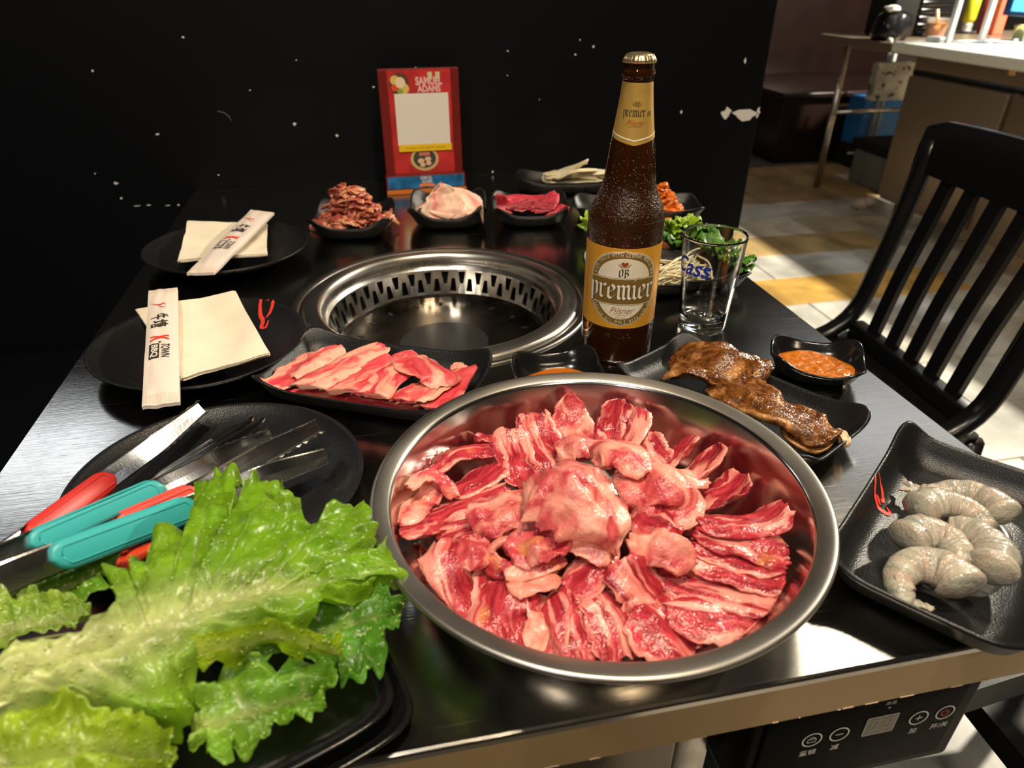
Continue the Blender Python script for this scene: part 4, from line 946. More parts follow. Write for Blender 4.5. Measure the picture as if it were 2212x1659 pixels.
# meat juice on the bowl floor
juice = MB(); juice.lathe([(.00001, .0056), (.098, .0054), (.100, .0046)], 64, (BC[0], BC[1], T), wob=lambda a, i: 1+.03*math.sin(5*a)); tag(juice.build('meat_juice', mat('meat_juice', (.16, .02, .012), .06, trans=.55, ior=1.35)), 'thin pool of dark meat juice on the bowl floor', 'juice')

# --- brisket plate
def on(pl, x, y, dz): return None
BRI = 'sliced brisket on the rectangular plate'
def br(label, path, w, fat=.5, **k):
    return slab('brisket_slice', [P(*p) for p in path], w, .0022, BRISK, fat, label=label, cat='beef slice', group=BRI, rest=BVHS[pA.name], **k)
br('brisket slice lying lowest along the plate front', [(590, 848, .012), (700, 862, .014), (820, 880, .014), (905, 890, .014)], .030, .55, wav=.002)
br('greyish thin slice against the plate end wall', [(578, 840, .016), (640, 800, .020), (690, 765, .024)], .034, .62, wav=.002)
br('folded brisket slice with a dark red back edge', [(640, 820, .020), (680, 785, .026), (735, 750, .028)], .030, .58, bow=.003)
br('longest brisket slice, lying over the others with a wide fat band', [(625, 850, .024), (700, 815, .030), (770, 780, .034), (828, 748, .032)], .036, .54, bow=.003, jag=.06)
br('brisket slice in the plate middle with its fat band downward', [(690, 862, .024), (750, 835, .030), (810, 800, .034), (850, 772, .034)], .038, .56, bow=.003)
br('brisket slice with a bright red upper end right of the middle', [(760, 870, .026), (800, 850, .029), (850, 810, .034), (880, 782, .034)], .036, .54, bow=.003)
br('brisket slice folded over into a loop of fat', [(868, 772, .036), (900, 790, .038), (945, 812, .038), (955, 840, .032)], .036, .56, bow=.004, roll=-5)
br('brisket slice under the folded one with a thin grey rim', [(845, 880, .026), (890, 855, .030), (930, 835, .032), (955, 812, .032)], .032, .60, bow=.002)
br('red brisket slice at the plate end beside the bowl', [(905, 888, .024), (950, 860, .026), (1000, 820, .030), (1030, 795, .030)], .034, .44, bow=.002)
br('small curled scrap of brisket at the far plate end', [(975, 800, .026), (990, 790, .030), (1010, 795, .028)], .014, .75)
br('brisket slice bent up at the back of the plate', [(850, 790, .034), (870, 770, .036), (905, 775, .034)], .020, .4)

# --- marinated rib: one long unrolled strip in three folds
gb = tag(empty('marinated_rib', P(1620, 860, .02)), 'long strip of soy marinated beef rib folded along the black plate', 'marinated beef')
GR_ = 'x'
def gs(name, path, w, **k): return slab(name, [P(*p) for p in path], w, k.pop('thick', .006), GALBI, k.pop('fat', .5), parent=gb, rest=BVHS[pB.name], **k)
gs('meat_fold', [(1448, 795, .022), (1490, 775, .034), (1560, 775, .040), (1620, 790, .036), (1660, 812, .030)], .060, bow=.008, wav=.007, n=30, mcr=14, thick=.01, fat=.42)
gs('meat_fold', [(1440, 822, .020), (1480, 800, .034), (1530, 810, .034), (1548, 838, .022)], .030, bow=.006, wav=.004, roll=-20, fat=.60)
gs('meat_body', [(1545, 825, .024), (1600, 840, .032), (1660, 875, .032), (1720, 905, .028), (1775, 935, .024), (1820, 950, .020)], lambda u: .062-.034*u, bow=.006, wav=.006, n=40, mcr=16, thick=.012, fat=.44)
gs('fat_edge', [(1560, 845, .030), (1600, 880, .020), (1650, 895, .018)], .016, bow=.003, fat=.85)
gs('fat_edge', [(1700, 912, .020), (1722, 940, .020), (1758, 962, .015), (1790, 960, .015)], .020, bow=.004, fat=.85, wav=.004)
gs('fat_edge', [(1592, 762, .036), (1612, 782, .038), (1632, 812, .034)], .016, bow=.003, fat=.95)
slab('rib_bone_tip', [P(1808, 945, .018), P(1828, 938, .020)], .020, .010, mat('pale_gristle', (.78, .55, .34), .35, cvar=.1, cscale=60, sub=.1), parent=gb, bow=.003)

# --- sauces
def pool(name, label, cx, cy, rx, ry, z, rot, m, bumps=0, seed=0):
    vs = []; n = 56; rings = 14
    for i in range(rings+1):
        r = i/rings
        for k in range(n):
            a = 2*PI*k/n; w = 1+.04*math.sin(3*a+seed)+.03*math.sin(5*a)
            x, y = rx*r*w*math.cos(a), ry*r*w*math.sin(a)
            h = -.0016*max(0, r-.88)/.12+(bumps*max(0, nz(x*170+seed, y*170, seed)) if r < .95 else 0)
            vs.append((cx+x*math.cos(rot)-y*math.sin(rot), cy+x*math.sin(rot)+y*math.cos(rot), T+z+h))
    fs = [(i*n+k, i*n+(k+1) % n, (i+1)*n+(k+1) % n, (i+1)*n+k) for i in range(rings) for k in range(n)]
    return tag(mesh(name, vs, fs, m), label, 'sauce')
SAU = mat('ssamjang_sauce', (.50, .135, .004), .16, cvar=.35, cscale=160, bump=.5, bscale=330)
pool('dipping_sauce', 'glossy red brown chunky sauce in the dish at the table edge', .4225, .5435, .0375, .030, .0125, R(-32), SAU, .003, 2)
pool('dipping_sauce', 'sliver of orange sauce in the dish behind the bowl', .160, .563, .033, .027, .0125, R(-4), mat('orange_dip', (.55, .14, .01), .15, bump=.3, bscale=200), .001, 5)

# ================================================================== beer bottle
def amber():
    m, N, L, b = nt('amber_glass')
    b.inputs['Base Color'].default_value = (.050, .014, .002, 1); b.inputs['Roughness'].default_value = .06; b.inputs['IOR'].default_value = 1.5; b.inputs['Transmission Weight'].default_value = .5
    g = N.new('ShaderNodeNewGeometry'); t = N.new('ShaderNodeTexNoise'); t.inputs['Scale'].default_value = 420; t.inputs['Detail'].default_value = 2; L.new(g.outputs['Position'], t.inputs['Vector'])
    sx = N.new('ShaderNodeSeparateXYZ'); L.new(g.outputs['Position'], sx.inputs[0])
    k = N.new('ShaderNodeMapRange'); k.inputs[1].default_value = T+.115; k.inputs[2].default_value = T+.16; L.new(sx.outputs[2], k.inputs[0])
    k2 = N.new('ShaderNodeMapRange'); k2.inputs[1].default_value = T+.20; k2.inputs[2].default_value = T+.172; L.new(sx.outputs[2], k2.inputs[0])
    mm = N.new('ShaderNodeMath'); mm.operation = 'MULTIPLY'; L.new(k.outputs[0], mm.inputs[0]); L.new(k2.outputs[0], mm.inputs[1])
    r = N.new('ShaderNodeMapRange'); r.inputs[3].default_value = .06; r.inputs[4].default_value = .30; L.new(mm.outputs[0], r.inputs[0]); L.new(r.outputs[0], b.inputs['Roughness'])
    p = N.new('ShaderNodeBump'); p.inputs['Distance'].default_value = .0012; L.new(mm.outputs[0], p.inputs['Strength']); L.new(t.outputs[0], p.inputs['Height']); L.new(p.outputs[0], b.inputs['Normal'])
    return m
BX, BY = .2425, .6352
BPROF = [(.0, .0040), (.020, .0015), (.033, .0), (.0362, .002), (.0373, .007), (.0373, .138), (.0368, .148), (.0350, .156), (.0318, .164), (.0282, .172), (.0254, .180), (.0237, .190), (.0225, .202), (.0207, .217), (.0182, .232), (.0160, .248), (.0143, .262), (.0136, .271), (.0136, .2725), (.0146, .2735), (.0148, .2765), (.0146, .2795), (.0134, .2812), (.0134, .2835), (.0128, .2870), (.0, .2875)]
def brad(z):
    for (r0, z0), (r1, z1) in zip(BPROF[3:], BPROF[4:]):
        if z0 <= z <= z1: return r0+(r1-r0)*(z-z0)/(z1-z0 or 1)
    return .0373
bot = tag(empty('beer_bottle', (BX, BY, T)), 'tall brown glass beer bottle with gold labels beside the clear tumbler', 'bottle')
sm = catm([(r, 0, z) for r, z in BPROF[4:18]], 60)
prof = [(.00001, .004)]+BPROF[1:4]+[(p.x, p.z) for p in sm]+BPROF[18:-1]+[(.00001, .2875)]
MB().lathe([(r, z+.0004) for r, z in prof], 96, (BX, BY, T)).build('glass_body', amber(), bot)
GOLDM = mat('gold_foil', (.78, .50, .13), .33, metal=.55, cvar=.08, cscale=60, bump=.04, bscale=300)
GOLDL = mat('amber_gold_label', (.80, .40, .035), .42, metal=.25, cvar=.05, cscale=30)
OLIVE = mat('olive_gold_print', (.26, .17, .035), .42, metal=.3); CREAM = mat('cream_print', (.82, .78, .62), .5); WHITEP = mat('white_lettering', (.86, .84, .76), .5)
# crown cap
def capw(a, i): return 1+(.045*abs(math.sin(10.5*a)) if i in (3, 4) else (.02*abs(math.sin(10.5*a)) if i == 2 else 0))
MB().lathe([(.00001, .2936), (.0085, .2934), (.0120, .2922), (.0140, .2885), (.0146, .2858), (.0138, .2856), (.012, .289)], 126, (BX, BY, T), wob=capw).build('crown_cap', mat('gold_cap', (.80, .62, .36), .25, metal=.9), bot)
A0 = math.atan2(-BY, -BX)+R(4)
def onb(s, z, e=.0003):
    r = brad(z)+e; a = A0+s/(brad(z)); return Vector((BX+r*math.cos(a), BY+r*math.sin(a), T+z))
def patch(name, zlo, zhi, hw, m, e, nz_=24, ns=48):
    """region of the bottle's side between two height functions"""
    vs = []; fs = []
    for i in range(nz_+1):
        for j in range(ns+1):
            v = j/ns*2-1; s0 = hw*v; z = lerp(zlo(s0), zhi(s0), i/nz_); vs.append(onb(s0, z, e))
    for i in range(nz_):
        for j in range(ns): a = i*(ns+1)+j; fs.append((a, a+1, a+ns+2, a+ns+1))
    return mesh(name, vs, fs, m, bot)
def shape(name, z0, z1, hwf, m, e, n=40, ns=30):
    vs = []; fs = []
    for i in range(n+1):
        z = lerp(z0, z1, i/n); h = max(hwf(z), 1e-5)
        for j in range(ns+1): vs.append(onb(h*(j/ns*2-1), z, e))
    for i in range(n):
        for j in range(ns): a = i*(ns+1)+j; fs.append((a, a+1, a+ns+2, a+ns+1))
    return mesh(name, vs, fs, m, bot, smooth=False)
patch('body_label', lambda s: .0435, lambda s: .1276, PI*.0373*.93, GOLDL, .00015, 4, 90)
ZC, ZH, HW = (.0463+.1255)/2, (.1255-.0463)/2, .0352
def hwb(ins):
    def f(z):
        y = (z-ZC)/(ZH-ins); 
        if abs(y) >= 1: return 0
        tb_ = 1.0 if y > 0 else 1.0-.10*y*y
        return (HW-ins)*(1-abs(y)**(3.0 if y > 0 else 2.3))**.5*tb_
    return f
shape('badge_border', .0463, .1255, hwb(0), CREAM, .00028)
shape('badge_ring', .0471, .1247, hwb(.0008), OLIVE, .00036)
shape('badge_line', .0477, .1241, hwb(.0014), CREAM, .00044)
shape('badge_ring', .0480, .1238, hwb(.0017), OLIVE, .00052)
fi = hwb(.0076)
shape('badge_top_field', .0975, .1179, lambda z: fi(z), CREAM, .00060); shape('badge_foot_field', .0539, .0690, lambda z: fi(z)*1.0, CREAM, .00060)
fb = hwb(.0017)
shape('name_band', .0700, .0965, lambda z: fb(z), OLIVE, .00066, 20)
for z in (.0967, .0700): shape('band_line', z-.0004, z+.0003, lambda z: fb(z), CREAM, .00070, 2)
def fine(name, p, m, e, maxlen=.0022, zf=None): return print2d(name, p, lambda s, z: onb(s, z, e), m, bot, maxlen)
# black-letter alphabet drawn with a broad pen
def pen(strokes, w, ang=38):
    a = R(ang); nx, ny = math.cos(a)*w/2, math.sin(a)*w/2; vs = []; fs = []
    for st in strokes:
        for (x0, y0), (x1, y1) in zip(st, st[1:]):
            n = len(vs); vs += [(x0-nx, y0-ny), (x0+nx, y0+ny), (x1+nx, y1+ny), (x1-nx, y1-ny)]; fs.append((n, n+1, n+2, n+3))
    return vs, fs
BL = {'p': ([[(0, .98), (.10, .88), (.10, -.42)], [(.10, .80), (.34, 1.0), (.50, .86), (.50, .18), (.30, -.02)]], .72), 'r': ([[(0, .96), (.10, .88), (.10, .14), (.26, .0)], [(.10, .74), (.34, 1.0), (.46, .86)]], .60),
      'e': ([[(.50, .22), (.28, .0), (.08, .16), (.08, .82), (.30, 1.0), (.48, .82), (.46, .64), (.10, .44)]], .68), 'm': ([[(0, .96), (.10, .88), (.10, .12), (.22, .0)], [(.10, .76), (.30, 1.0), (.44, .88), (.44, .12), (.56, .0)], [(.44, .76), (.64, 1.0), (.78, .88), (.78, .14), (.94, .0)]], 1.06),
      'i': ([[(0, .96), (.10, .88), (.10, .14), (.26, .0)], [(.06, 1.22), (.24, 1.46)]], .40), 'O': ([[(.34, 1.36), (.10, 1.18), (.06, .3), (.28, .02), (.54, .2), (.58, 1.1), (.34, 1.36)]], .80), 'B': ([[(.0, 1.28), (.16, 1.34), (.16, .06)], [(.16, 1.2), (.44, 1.36), (.58, 1.12), (.46, .80), (.24, .72)], [(.3, .74), (.62, .62), (.62, .22), (.36, .0), (.02, .08)]], .85)}
def blackletter(s, size, w=.20):
    out = []; x = 0
    for ch_ in s:
        if ch_ == ' ': x += .4; continue
        st, adv = BL[ch_]; p = pen(st, w); out.append(([(a+x, b) for a, b in p[0]], p[1])); x += adv
    p = join2d(*out); return [((a-x/2)*size, b*size) for a, b in p[0]], p[1]
fine('name_shadow', xf(blackletter('premier', .0142, .25), 1.0, 1.05, .0006, .0752), mat('dark_outline', (.05, .035, .015), .5), .00074)
fine('name_letters', xf(blackletter('premier', .0142, .20), 1.0, 1.05, .0, .0758), WHITEP, .00080)
fine('emblem_letters', xf(blackletter('OB', .0062, .22), 1.0, 1, .0002, .0988), INKK, .00074)
HOPM = mat('hop_brown', (.30, .07, .02), .5)
def hop(x, z, k): return join2d(disc2d(x-.0017*k, z+.0009*k, .0018*k), disc2d(x+.0017*k, z+.0009*k, .0018*k), disc2d(x, z-.0009*k, .0017*k))
fine('hop_mark', hop(0, .1115, 1), HOPM, .00074)
def swash(x, z, k): return join2d(line2d([(x-.0062*k, z+.0016*k), (x-.004*k, z-.0012*k), (x-.0006*k, z-.0030*k)], [.0001*k, .0011*k, .0002*k]), line2d([(x+.0062*k, z+.0016*k), (x+.004*k, z-.0012*k), (x+.0006*k, z-.0030*k)], [.0001*k, .0011*k, .0002*k]))
fine('leaf_mark', swash(0, .1112, 1), OLIVE, .00076)
def script(s, size): return text2d(s, size, .45, -.004*size)
fine('script_word', join2d(xf(text2d('Pilsner', .0098, .45, -.0001), .9, 1, 0, .0632), line2d([(-.010, .0588), (0, .0592), (.012, .0590)], [.0001, .0004, .0001])), mat('maroon_ink', (.28, .02, .02), .5), .00074)
fine('small_print', join2d(xf(text2d('PRODUCT OF', .0016), 1, 1, 0, .0569), xf(text2d('SOUTH KOREA', .0016), 1, 1, 0, .0553)), mat('tan_ink', (.55, .38, .14), .5), .00074)
def arc_text(s, size, zfun, s0, s1, flip=False):
    """letters spread along the badge outline"""
    pts = []
    N_ = 200
    for i in range(N_+1):
        a = lerp(s0, s1, i/N_); pts.append(zfun(a))
    acc = [0]
    for a, b in zip(pts, pts[1:]): acc.append(acc[-1]+math.hypot(b[0]-a[0], b[1]-a[1]))
    out = []; n = len(s)
    for k, c in enumerate(s):
        if c == ' ': continue
        d = acc[-1]*(k+.5)/n; i = next(j for j in range(len(acc)) if acc[j] >= d); i = min(max(i, 1), N_-1)
        p = pts[i]; dx, dy = pts[i+1][0]-pts[i-1][0], pts[i+1][1]-pts[i-1][1]; out.append(xf(text2d(c, size), .62, 1.0, p[0], p[1], math.atan2(dy, dx)))
    return join2d(*out)
def oval(a, ins=.0046):
    ca, sa = math.cos(a), math.sin(a); e = 1.45 if sa > 0 else 1.22
    return ((HW-ins)*sgnpow(ca, 1/e)*.985, ZC+(ZH-ins)*sgnpow(sa, 1/e))
fine('rim_words', join2d(arc_text('RICH TASTE WITH GERMAN NOBLE HOP', .0056, oval, R(166), R(14)), arc_text('PREMIUM ALL MALT BEER·640 mL', .0052, oval, R(200), R(340))), CREAM, .00074, .0015)
# neck foil
patch('neck_label', lambda s: .2186+.0052*min(1, abs(s)/.026)**1.0, lambda s: .2705, .0205*2.6, GOLDM, .00015, 30, 60)
def nk(s, e):
    return 0
vs = []; fs = []
for j in range(41):
    s0 = -.040+.08*j/40; z = .2222+.0052*min(1, abs(s0)/.026); vs += [onb(s0, z, .0003), onb(s0, z+.0012, .0003)]
for j in range(40): fs.append((2*j, 2*j+2, 2*j+3, 2*j+1))
mesh('neck_stripe', vs, fs, CREAM, bot)
fine('neck_name', xf(blackletter('premier', .0052, .20), .84, 1.0, -.0018, .2432), INKK, .0004); fine('neck_emblem', xf(blackletter('OB', .0030, .22), .9, 1, .0128, .2432), INKK, .0004)
fine('neck_script', join2d(xf(script('Pilsner', .0064), .95, 1, -.0005, .2378), line2d([(-.007, .2345), (0, .2350), (.007, .2346)], [.0001, .0004, .0001])), mat('rust_ink', (.45, .09, .02), .5), .0004)
fine('neck_hop', join2d(hop(0, .2536, .75), swash(0, .2534, .75)), OLIVE, .0004)
for sg_ in (-1, 1):
    vs, fs = [], []
    rr = random.Random(4); m = MB()
    for k in range(26):
        z = .052+.0026*k; ss = .0445*sg_; w = .0009
        for q in range(3):
            if rr.random() < .8: s0 = ss+q*.0012; m.add([onb(s0, z, .0003), onb(s0+w*.6, z, .0003), onb(s0+w*.6, z+rr.uniform(.001, .0022), .0003), onb(s0, z+.0014, .0003)], [(0, 1, 2, 3)])
    tag(m.build('side_small_print', OLIVE, bot, smooth=False), kind='stuff')
# condensation
rr = random.Random(11); m = MB()
bmq = bmesh.new(); bmesh.ops.create_icosphere(bmq, subdivisions=1, radius=1); iv = [v.co.copy() for v in bmq.verts]; jf = [[v.index for v in f.verts] for f in bmq.faces]; bmq.free()
for k in range(900):
    z = rr.triangular(.125, .205, .158) if k < 430 else rr.uniform(.03, .25); a = A0+rr.uniform(-1.7, 1.7); r = brad(z); s = rr.uniform(.00018, .00062)
    if .043 < z < .128 or z > .222: continue
    c = Vector((BX+r*math.cos(a), BY+r*math.sin(a), T+z)); m.add([c+v*s for v in iv], jf)
tag(m.build('water_droplets', mat('water', (.9, .95, 1), .03, trans=.8, ior=1.33), bot), kind='stuff')

# ================================================================== tumbler
GX, GY = .3590, .6700
gl = tag(empty('glass_tumbler', (GX, GY, T)), 'empty clear glass tumbler with blue lettering beside the brown bottle', 'glass')
CLEAR = mat('clear_glass', (.98, .99, .99), .01, trans=1, ior=1.48, spec=.5)
MB().lathe([(.00001, .0018), (.018, .0016), (.0235, .0004), (.0258, .0018), (.0266, .006), (.0278, .025), (.0345, .1075), (.0350, .1098), (.0345, .1112), (.0334, .1108), (.0328, .1085), (.0262, .026), (.0246, .0165), (.020, .0130), (.010, .0118), (.00001, .0116)], 96, (GX, GY, T)).build('glass_body', CLEAR, gl)
def ong(s, z, e=.0004):
    r = .0266+(.0345-.0266)*(z-.006)/.1015+e; a = math.atan2(-GY, -GX)+s/r; return Vector((GX+r*math.cos(a), GY+r*math.sin(a), T+z))
print2d('blue_letters', xf(text2d('Cass', .0265, .28, .0006), .92, 1.0, -.0235, .0795), lambda x, y: ong(x, y), mat('blue_enamel', (.02, .05, .42), .25), gl, .002)
rr = random.Random(2); m = MB()
for k in range(46):
    a = rr.uniform(0, 2*PI); z = .1112; r = .0342; s = rr.uniform(.0004, .0009); c = Vector((GX+r*math.cos(a), GY+r*math.sin(a), T+z)); m.add([c+v*s for v in iv], jf)
tag(m.build('water_droplets', mat('rim_water', (.95, .97, 1), .03, trans=.8, ior=1.33), gl), kind='stuff')

# ================================================================== menu stand
SA = R(3.5); so = Vector((.0300, 1.3100, T)); sx_ = Vector((math.cos(SA)*1, math.sin(SA)*0+.02, 0)).normalized()
sgn_ = tag(empty('menu_stand', so), 'upright red table stand with a blank white card and blue foot strip', 'menu stand')
LE = R(4); upv = Vector((0, math.sin(LE), math.cos(LE)))
def SP(u, v, e=0.0): return so+sx_*u+upv*v+Vector((0, -1, 0))*e
SWD, SHT = .1405, .208
DRED = mat('dark_red_frame', (.17, .012, .010), .35); SRED = mat('red_poster', (.55, .035, .035), .35, cvar=.25, cscale=35); SBLUE = mat('blue_strip', (.012, .13, .33), .35, cvar=.5, cscale=60)
MS = Matrix((( sx_.x, 0, upv.x, so.x), (sx_.y, 1, upv.y, so.y), (sx_.z, 0, upv.z, so.z), (0, 0, 0, 1)))
MB().box(0, SWD, .004, .014, .004, SHT, bev=.001, M=MS).build('backboard', DRED, sgn_, smooth=False)
MB().box(0, .015, -.006, .004, .030, SHT, bev=.001, M=MS).build('side_rail', DRED, sgn_, smooth=False); MB().box(SWD-.013, SWD, -.006, .004, .030, SHT+.001, bev=.001, M=MS).build('side_rail', DRED, sgn_, smooth=False)
MB().box(.015, SWD-.013, .0025, .0042, .030, SHT-.002, M=MS).build('poster', SRED, sgn_, smooth=False)
MB().box(-.002, SWD+.003, -.016, .004, .0075, .032, bev=.001, M=MS).build('foot_block', DRED, sgn_, smooth=False)
MB().box(-.002, SWD+.004, -.019, .004, .0003, .0075, bev=.001, M=MS).build('foot_edge', mat('orange_wood', (.55, .16, .02), .35), sgn_, smooth=False)
MB().box(.001, SWD, -.0166, -.0159, .0095, .0305, M=MS).build('blue_strip', SBLUE, sgn_, smooth=False)
# card (its code left out), yellow strip, dishes printed on the poster
MB().box(.026, .121, .0005, .0012, .082, .168, M=MS).build('white_card', mat('card_white', (.80, .76, .68), .6), sgn_, smooth=False)
MB().box(.027, .123, .0002, .0013, .0705, .0825, M=MS).build('yellow_strip', mat('yellow_strip', (.85, .55, .01), .5), sgn_, smooth=False)
sp = lambda u, v: SP(u, v, .0002)
rr = random.Random(8); g_ = []
for a, b in ((.040, .058), (.062, .073), (.076, .092), (.095, .110)):
    x = a
    while x < b: g_.append(line2d([(x, .0752), (x+rr.uniform(.0008, .0016), .0752+rr.uniform(.0012, .0028))], .0006)); x += .0016
print2d('strip_print', join2d(*g_), sp, mat('strip_ink', (.30, .16, .01), .6), sgn_)
POS = lambda e: (lambda u, v: SP(u, v, -.0025+e+.0003))
pm = {}
def ink(n, c):
    if n not in pm: pm[n] = mat('ink_'+n, c, .45)
    return pm[n]
print2d('bowl_print', disc2d(.036, .184, .0175, 32), POS(.0001), ink('dark_rim', (.10, .05, .03)), sgn_)
print2d('bowl_print', join2d(disc2d(.029, .190, .008), disc2d(.044, .176, .009, 20)), POS(.0002), ink('noodle_yellow', (.75, .52, .12)), sgn_)
print2d('bowl_print', disc2d(.028, .178, .006), POS(.0003), ink('chili', (.75, .08, .02)), sgn_); print2d('bowl_print', disc2d(.037, .1715, .005), POS(.0003), ink('herb', (.25, .38, .06)), sgn_)
print2d('bowl_print', disc2d(.038, .186, .009, 20), POS(.0004), ink('cream_food', (.85, .68, .45)), sgn_)
PKP = ink('pale_pink', (.85, .50, .45))
print2d('poster_words', join2d(xf(text2d('SAMUEL', .0155, 0, .0006), .84, 1.15, .088, .1870), xf(text2d('ADAMS', .0145, 0, .0006), .84, 1.0, .088, .1745)), POS(.0003), PKP, sgn_)
for x, h in ((.0905, .012), (.104, .012)): print2d('bottle_print', ([(x-.004, .190), (x+.004, .190), (x+.004, .190+h), (x-.004, .190+h)], [(0, 1, 2, 3)]), POS(.0002), ink('pale_green', (.62, .62, .30)), sgn_)
print2d('dish_print', disc2d(.072, .056, .0255, 40, .82), POS(.0001), ink('straw', (.62, .45, .20)), sgn_); print2d('dish_print', disc2d(.072, .057, .0205, 40, .82), POS(.0002), ink('charcoal', (.05, .06, .05)), sgn_)
print2d('dish_print', join2d(disc2d(.065, .053, .006, 16, .8), disc2d(.078, .056, .006, 16, .7), disc2d(.068, .046, .005, 16, .8), disc2d(.079, .0485, .005, 16, .8)), POS(.0004), ink('dumpling', (.80, .52, .33)), sgn_)
print2d('dish_print', line2d([(.062, .065), (.082, .065)], .006), POS(.0004), ink('sausage', (.60, .20, .12)), sgn_)
BS = lambda u, v: SP(u, v, .0169)
print2d('strip_words', join2d(xf(text2d('SAMUEL', .0085, -.2, .0002), .72, 1, .0715, .0270), xf(text2d('ADAMS', .0075, -.2, .0002), .78, 1, .0725, .0205)), BS, ink('silver', (.62, .62, .60)), sgn_)
print2d('ribbon_print', line2d([(.058, .0135), (.066, .0150), (.076, .0148), (.086, .0132)], .0052), BS, ink('orange', (.85, .22, .03)), sgn_)

# ================================================================== tongs and scissors
TS = mat('tong_steel', (.42, .42, .42), .24, 1, bump=.04, bscale=400, rvar=.05)
def ribbon(name, path, hgt, m, parent, tip=0.0, th=.0011, teeth=0, lean=0.0, flange=.004, side=1):
    """steel strip standing on edge, its long edges folded over, saw teeth at the tip"""
    pts = catm(path, 70); n = len(pts); vs = []; fs = []
    for i, p in enumerate(pts):
        u = i/(n-1); t = (pts[min(i+1, n-1)]-pts[max(i-1, 0)]).normalized(); up = Vector((0, 0, 1)); s = t.cross(up).normalized()*side
        up = (Matrix.Rotation(R(lean), 3, t) @ up); s = t.cross(up).normalized()*side
        w = hgt*(1-.30*max(0, (u-.80)/.20)); k = 0
        if teeth and u > .74: k = .0019*abs(((u-.74)*teeth*2.2) % 2-1)
        cup = flange*(1+.5*max(0, (u-.78)/.22))
        prof_ = [(cup, w/2-.0005+k), (.0005, w/2), (0, w/2-.001), (-.0003, 0), (0, -w/2+.001), (.0005, -w/2), (cup, -w/2+.0005-k)]
        for a, b in prof_: vs.append(p+s*a+up*b)
        for a, b in prof_: vs.append(p+s*(a-th)+up*(b*1.02))
    for i in range(n-1):
        o = i*14
        for j in range(6): fs += [(o+j, o+j+1, o+15+j, o+14+j), (o+7+j, o+21+j, o+22+j, o+8+j)]
        fs += [(o, o+14, o+21, o+7), (o+6, o+13, o+27, o+20)]
    for j in range(6): fs += [(j, j+7, j+8, j+1), ((n-1)*14+j, (n-1)*14+j+1, (n-1)*14+j+8, (n-1)*14+j+7)]
    return recalc(mesh(name, vs, fs, m, parent, smooth=False))
def grip(parent, path, hgt, th, m, lean=0.0, name='grip'):
    pts = catm(path, 40); n = len(pts); vs = []; fs = []; K = 16
    for i, p in enumerate(pts):
        u = i/(n-1); t = (pts[min(i+1, n-1)]-pts[max(i-1, 0)]).normalized(); up = Matrix.Rotation(R(lean), 3, t) @ Vector((0, 0, 1)); s = t.cross(up).normalized()
        L_ = (pts[-1]-pts[0]).length; d = min(u, 1-u)*L_; e = math.sqrt(max(0.0, 1-max(0, 1-d/(hgt/2))**2)); e = max(e, .05)
        for k in range(K):
            a = 2*PI*k/K; c, q = math.cos(a), math.sin(a)
            vs.append(p+s*sgnpow(c, .55)*th/2+up*sgnpow(q, .7)*hgt/2*e)
    for i in range(n-1):
        for k in range(K): fs.append((i*K+k, i*K+(k+1) % K, (i+1)*K+(k+1) % K, (i+1)*K+k))
    fs += [tuple(range(K))[::-1], tuple((n-1)*K+k for k in range(K))]
    o = recalc(mesh(name, vs, fs, m, parent))
    # raised oval line on both faces
    for sd_ in (-1, 1):
        loop = []
        for k in range(61):
            f = k/60*2; top_ = f <= 1; g = f if top_ else 2-f; u = .06+.88*g; i = min(int(u*(n-1)), n-2); p = pts[i].lerp(pts[i+1], u*(n-1)-i)
            t = (pts[i+1]-pts[i]).normalized(); up = Matrix.Rotation(R(lean), 3, t) @ Vector((0, 0, 1)); s = t.cross(up).normalized()
            e = math.sin(min(1, min(g, 1-g)/.04)*PI/2); loop.append(p+s*sd_*(th/2-.0001)+up*(hgt*.28*e*(1 if top_ else -1)))
        MB().tube(loop, .0004, 5).build('grip_line', m, o)
    return o
def arm(parent, tip, mid, grip_end, grip_start, hinge, gm, hgt=.016, **k):
    path = [hinge, grip_start, grip_end, mid, tip]
    ribbon('arm', path, hgt, TS, parent, teeth=26, **k)
    a, b = Vector(grip_start), Vector(grip_end); return grip(parent, [a, a.lerp(b, .5), b], hgt*1.10, .0110, gm, lean=k.get('lean', 0))
rt_ = tag(empty('kitchen_tongs', P(100, 1150, .04)), 'steel tongs with red grips, one toothed arm reaching highest on the plate', 'tongs')
tt_ = tag(empty('kitchen_tongs', P(100, 1200, .05)), 'steel tongs with teal grips lying nearest the lettuce', 'tongs')
arm(rt_, P(436, 880, .034), P(330, 965, .034), P(238, 1032, .042), P(60, 1165, .052), P(-60, 1240, .056), RED, lean=-38, side=1)
arm(rt_, P(688, 918, .033), P(560, 985, .036), P(425, 1062, .044), P(250, 1140, .052), P(40, 1250, .056), mat('coral_silicone', (.80, .08, .06), .4), lean=-25, side=1)
arm(tt_, P(588, 940, .030), P(470, 992, .034), P(350, 1052, .050), P(60, 1180, .062), P(-90, 1250, .066), TEAL, lean=-34, side=1)
arm(tt_, P(705, 985, .034), P(570, 1030, .038), P(425, 1092, .056), P(105, 1212, .074), P(-50, 1275, .078), TEAL, lean=-30, side=-1, hgt=.0175)
ribbon('hinge_bend', [P(110, 1205, .060), P(40, 1235, .062), P(-20, 1290, .064), P(-80, 1330, .064)], .020, TS, tt_, flange=.002)
sc2 = tag(empty('kitchen_scissors', P(300, 1150, .03)), 'kitchen scissors with orange red loops, half hidden under the tongs', 'scissors')
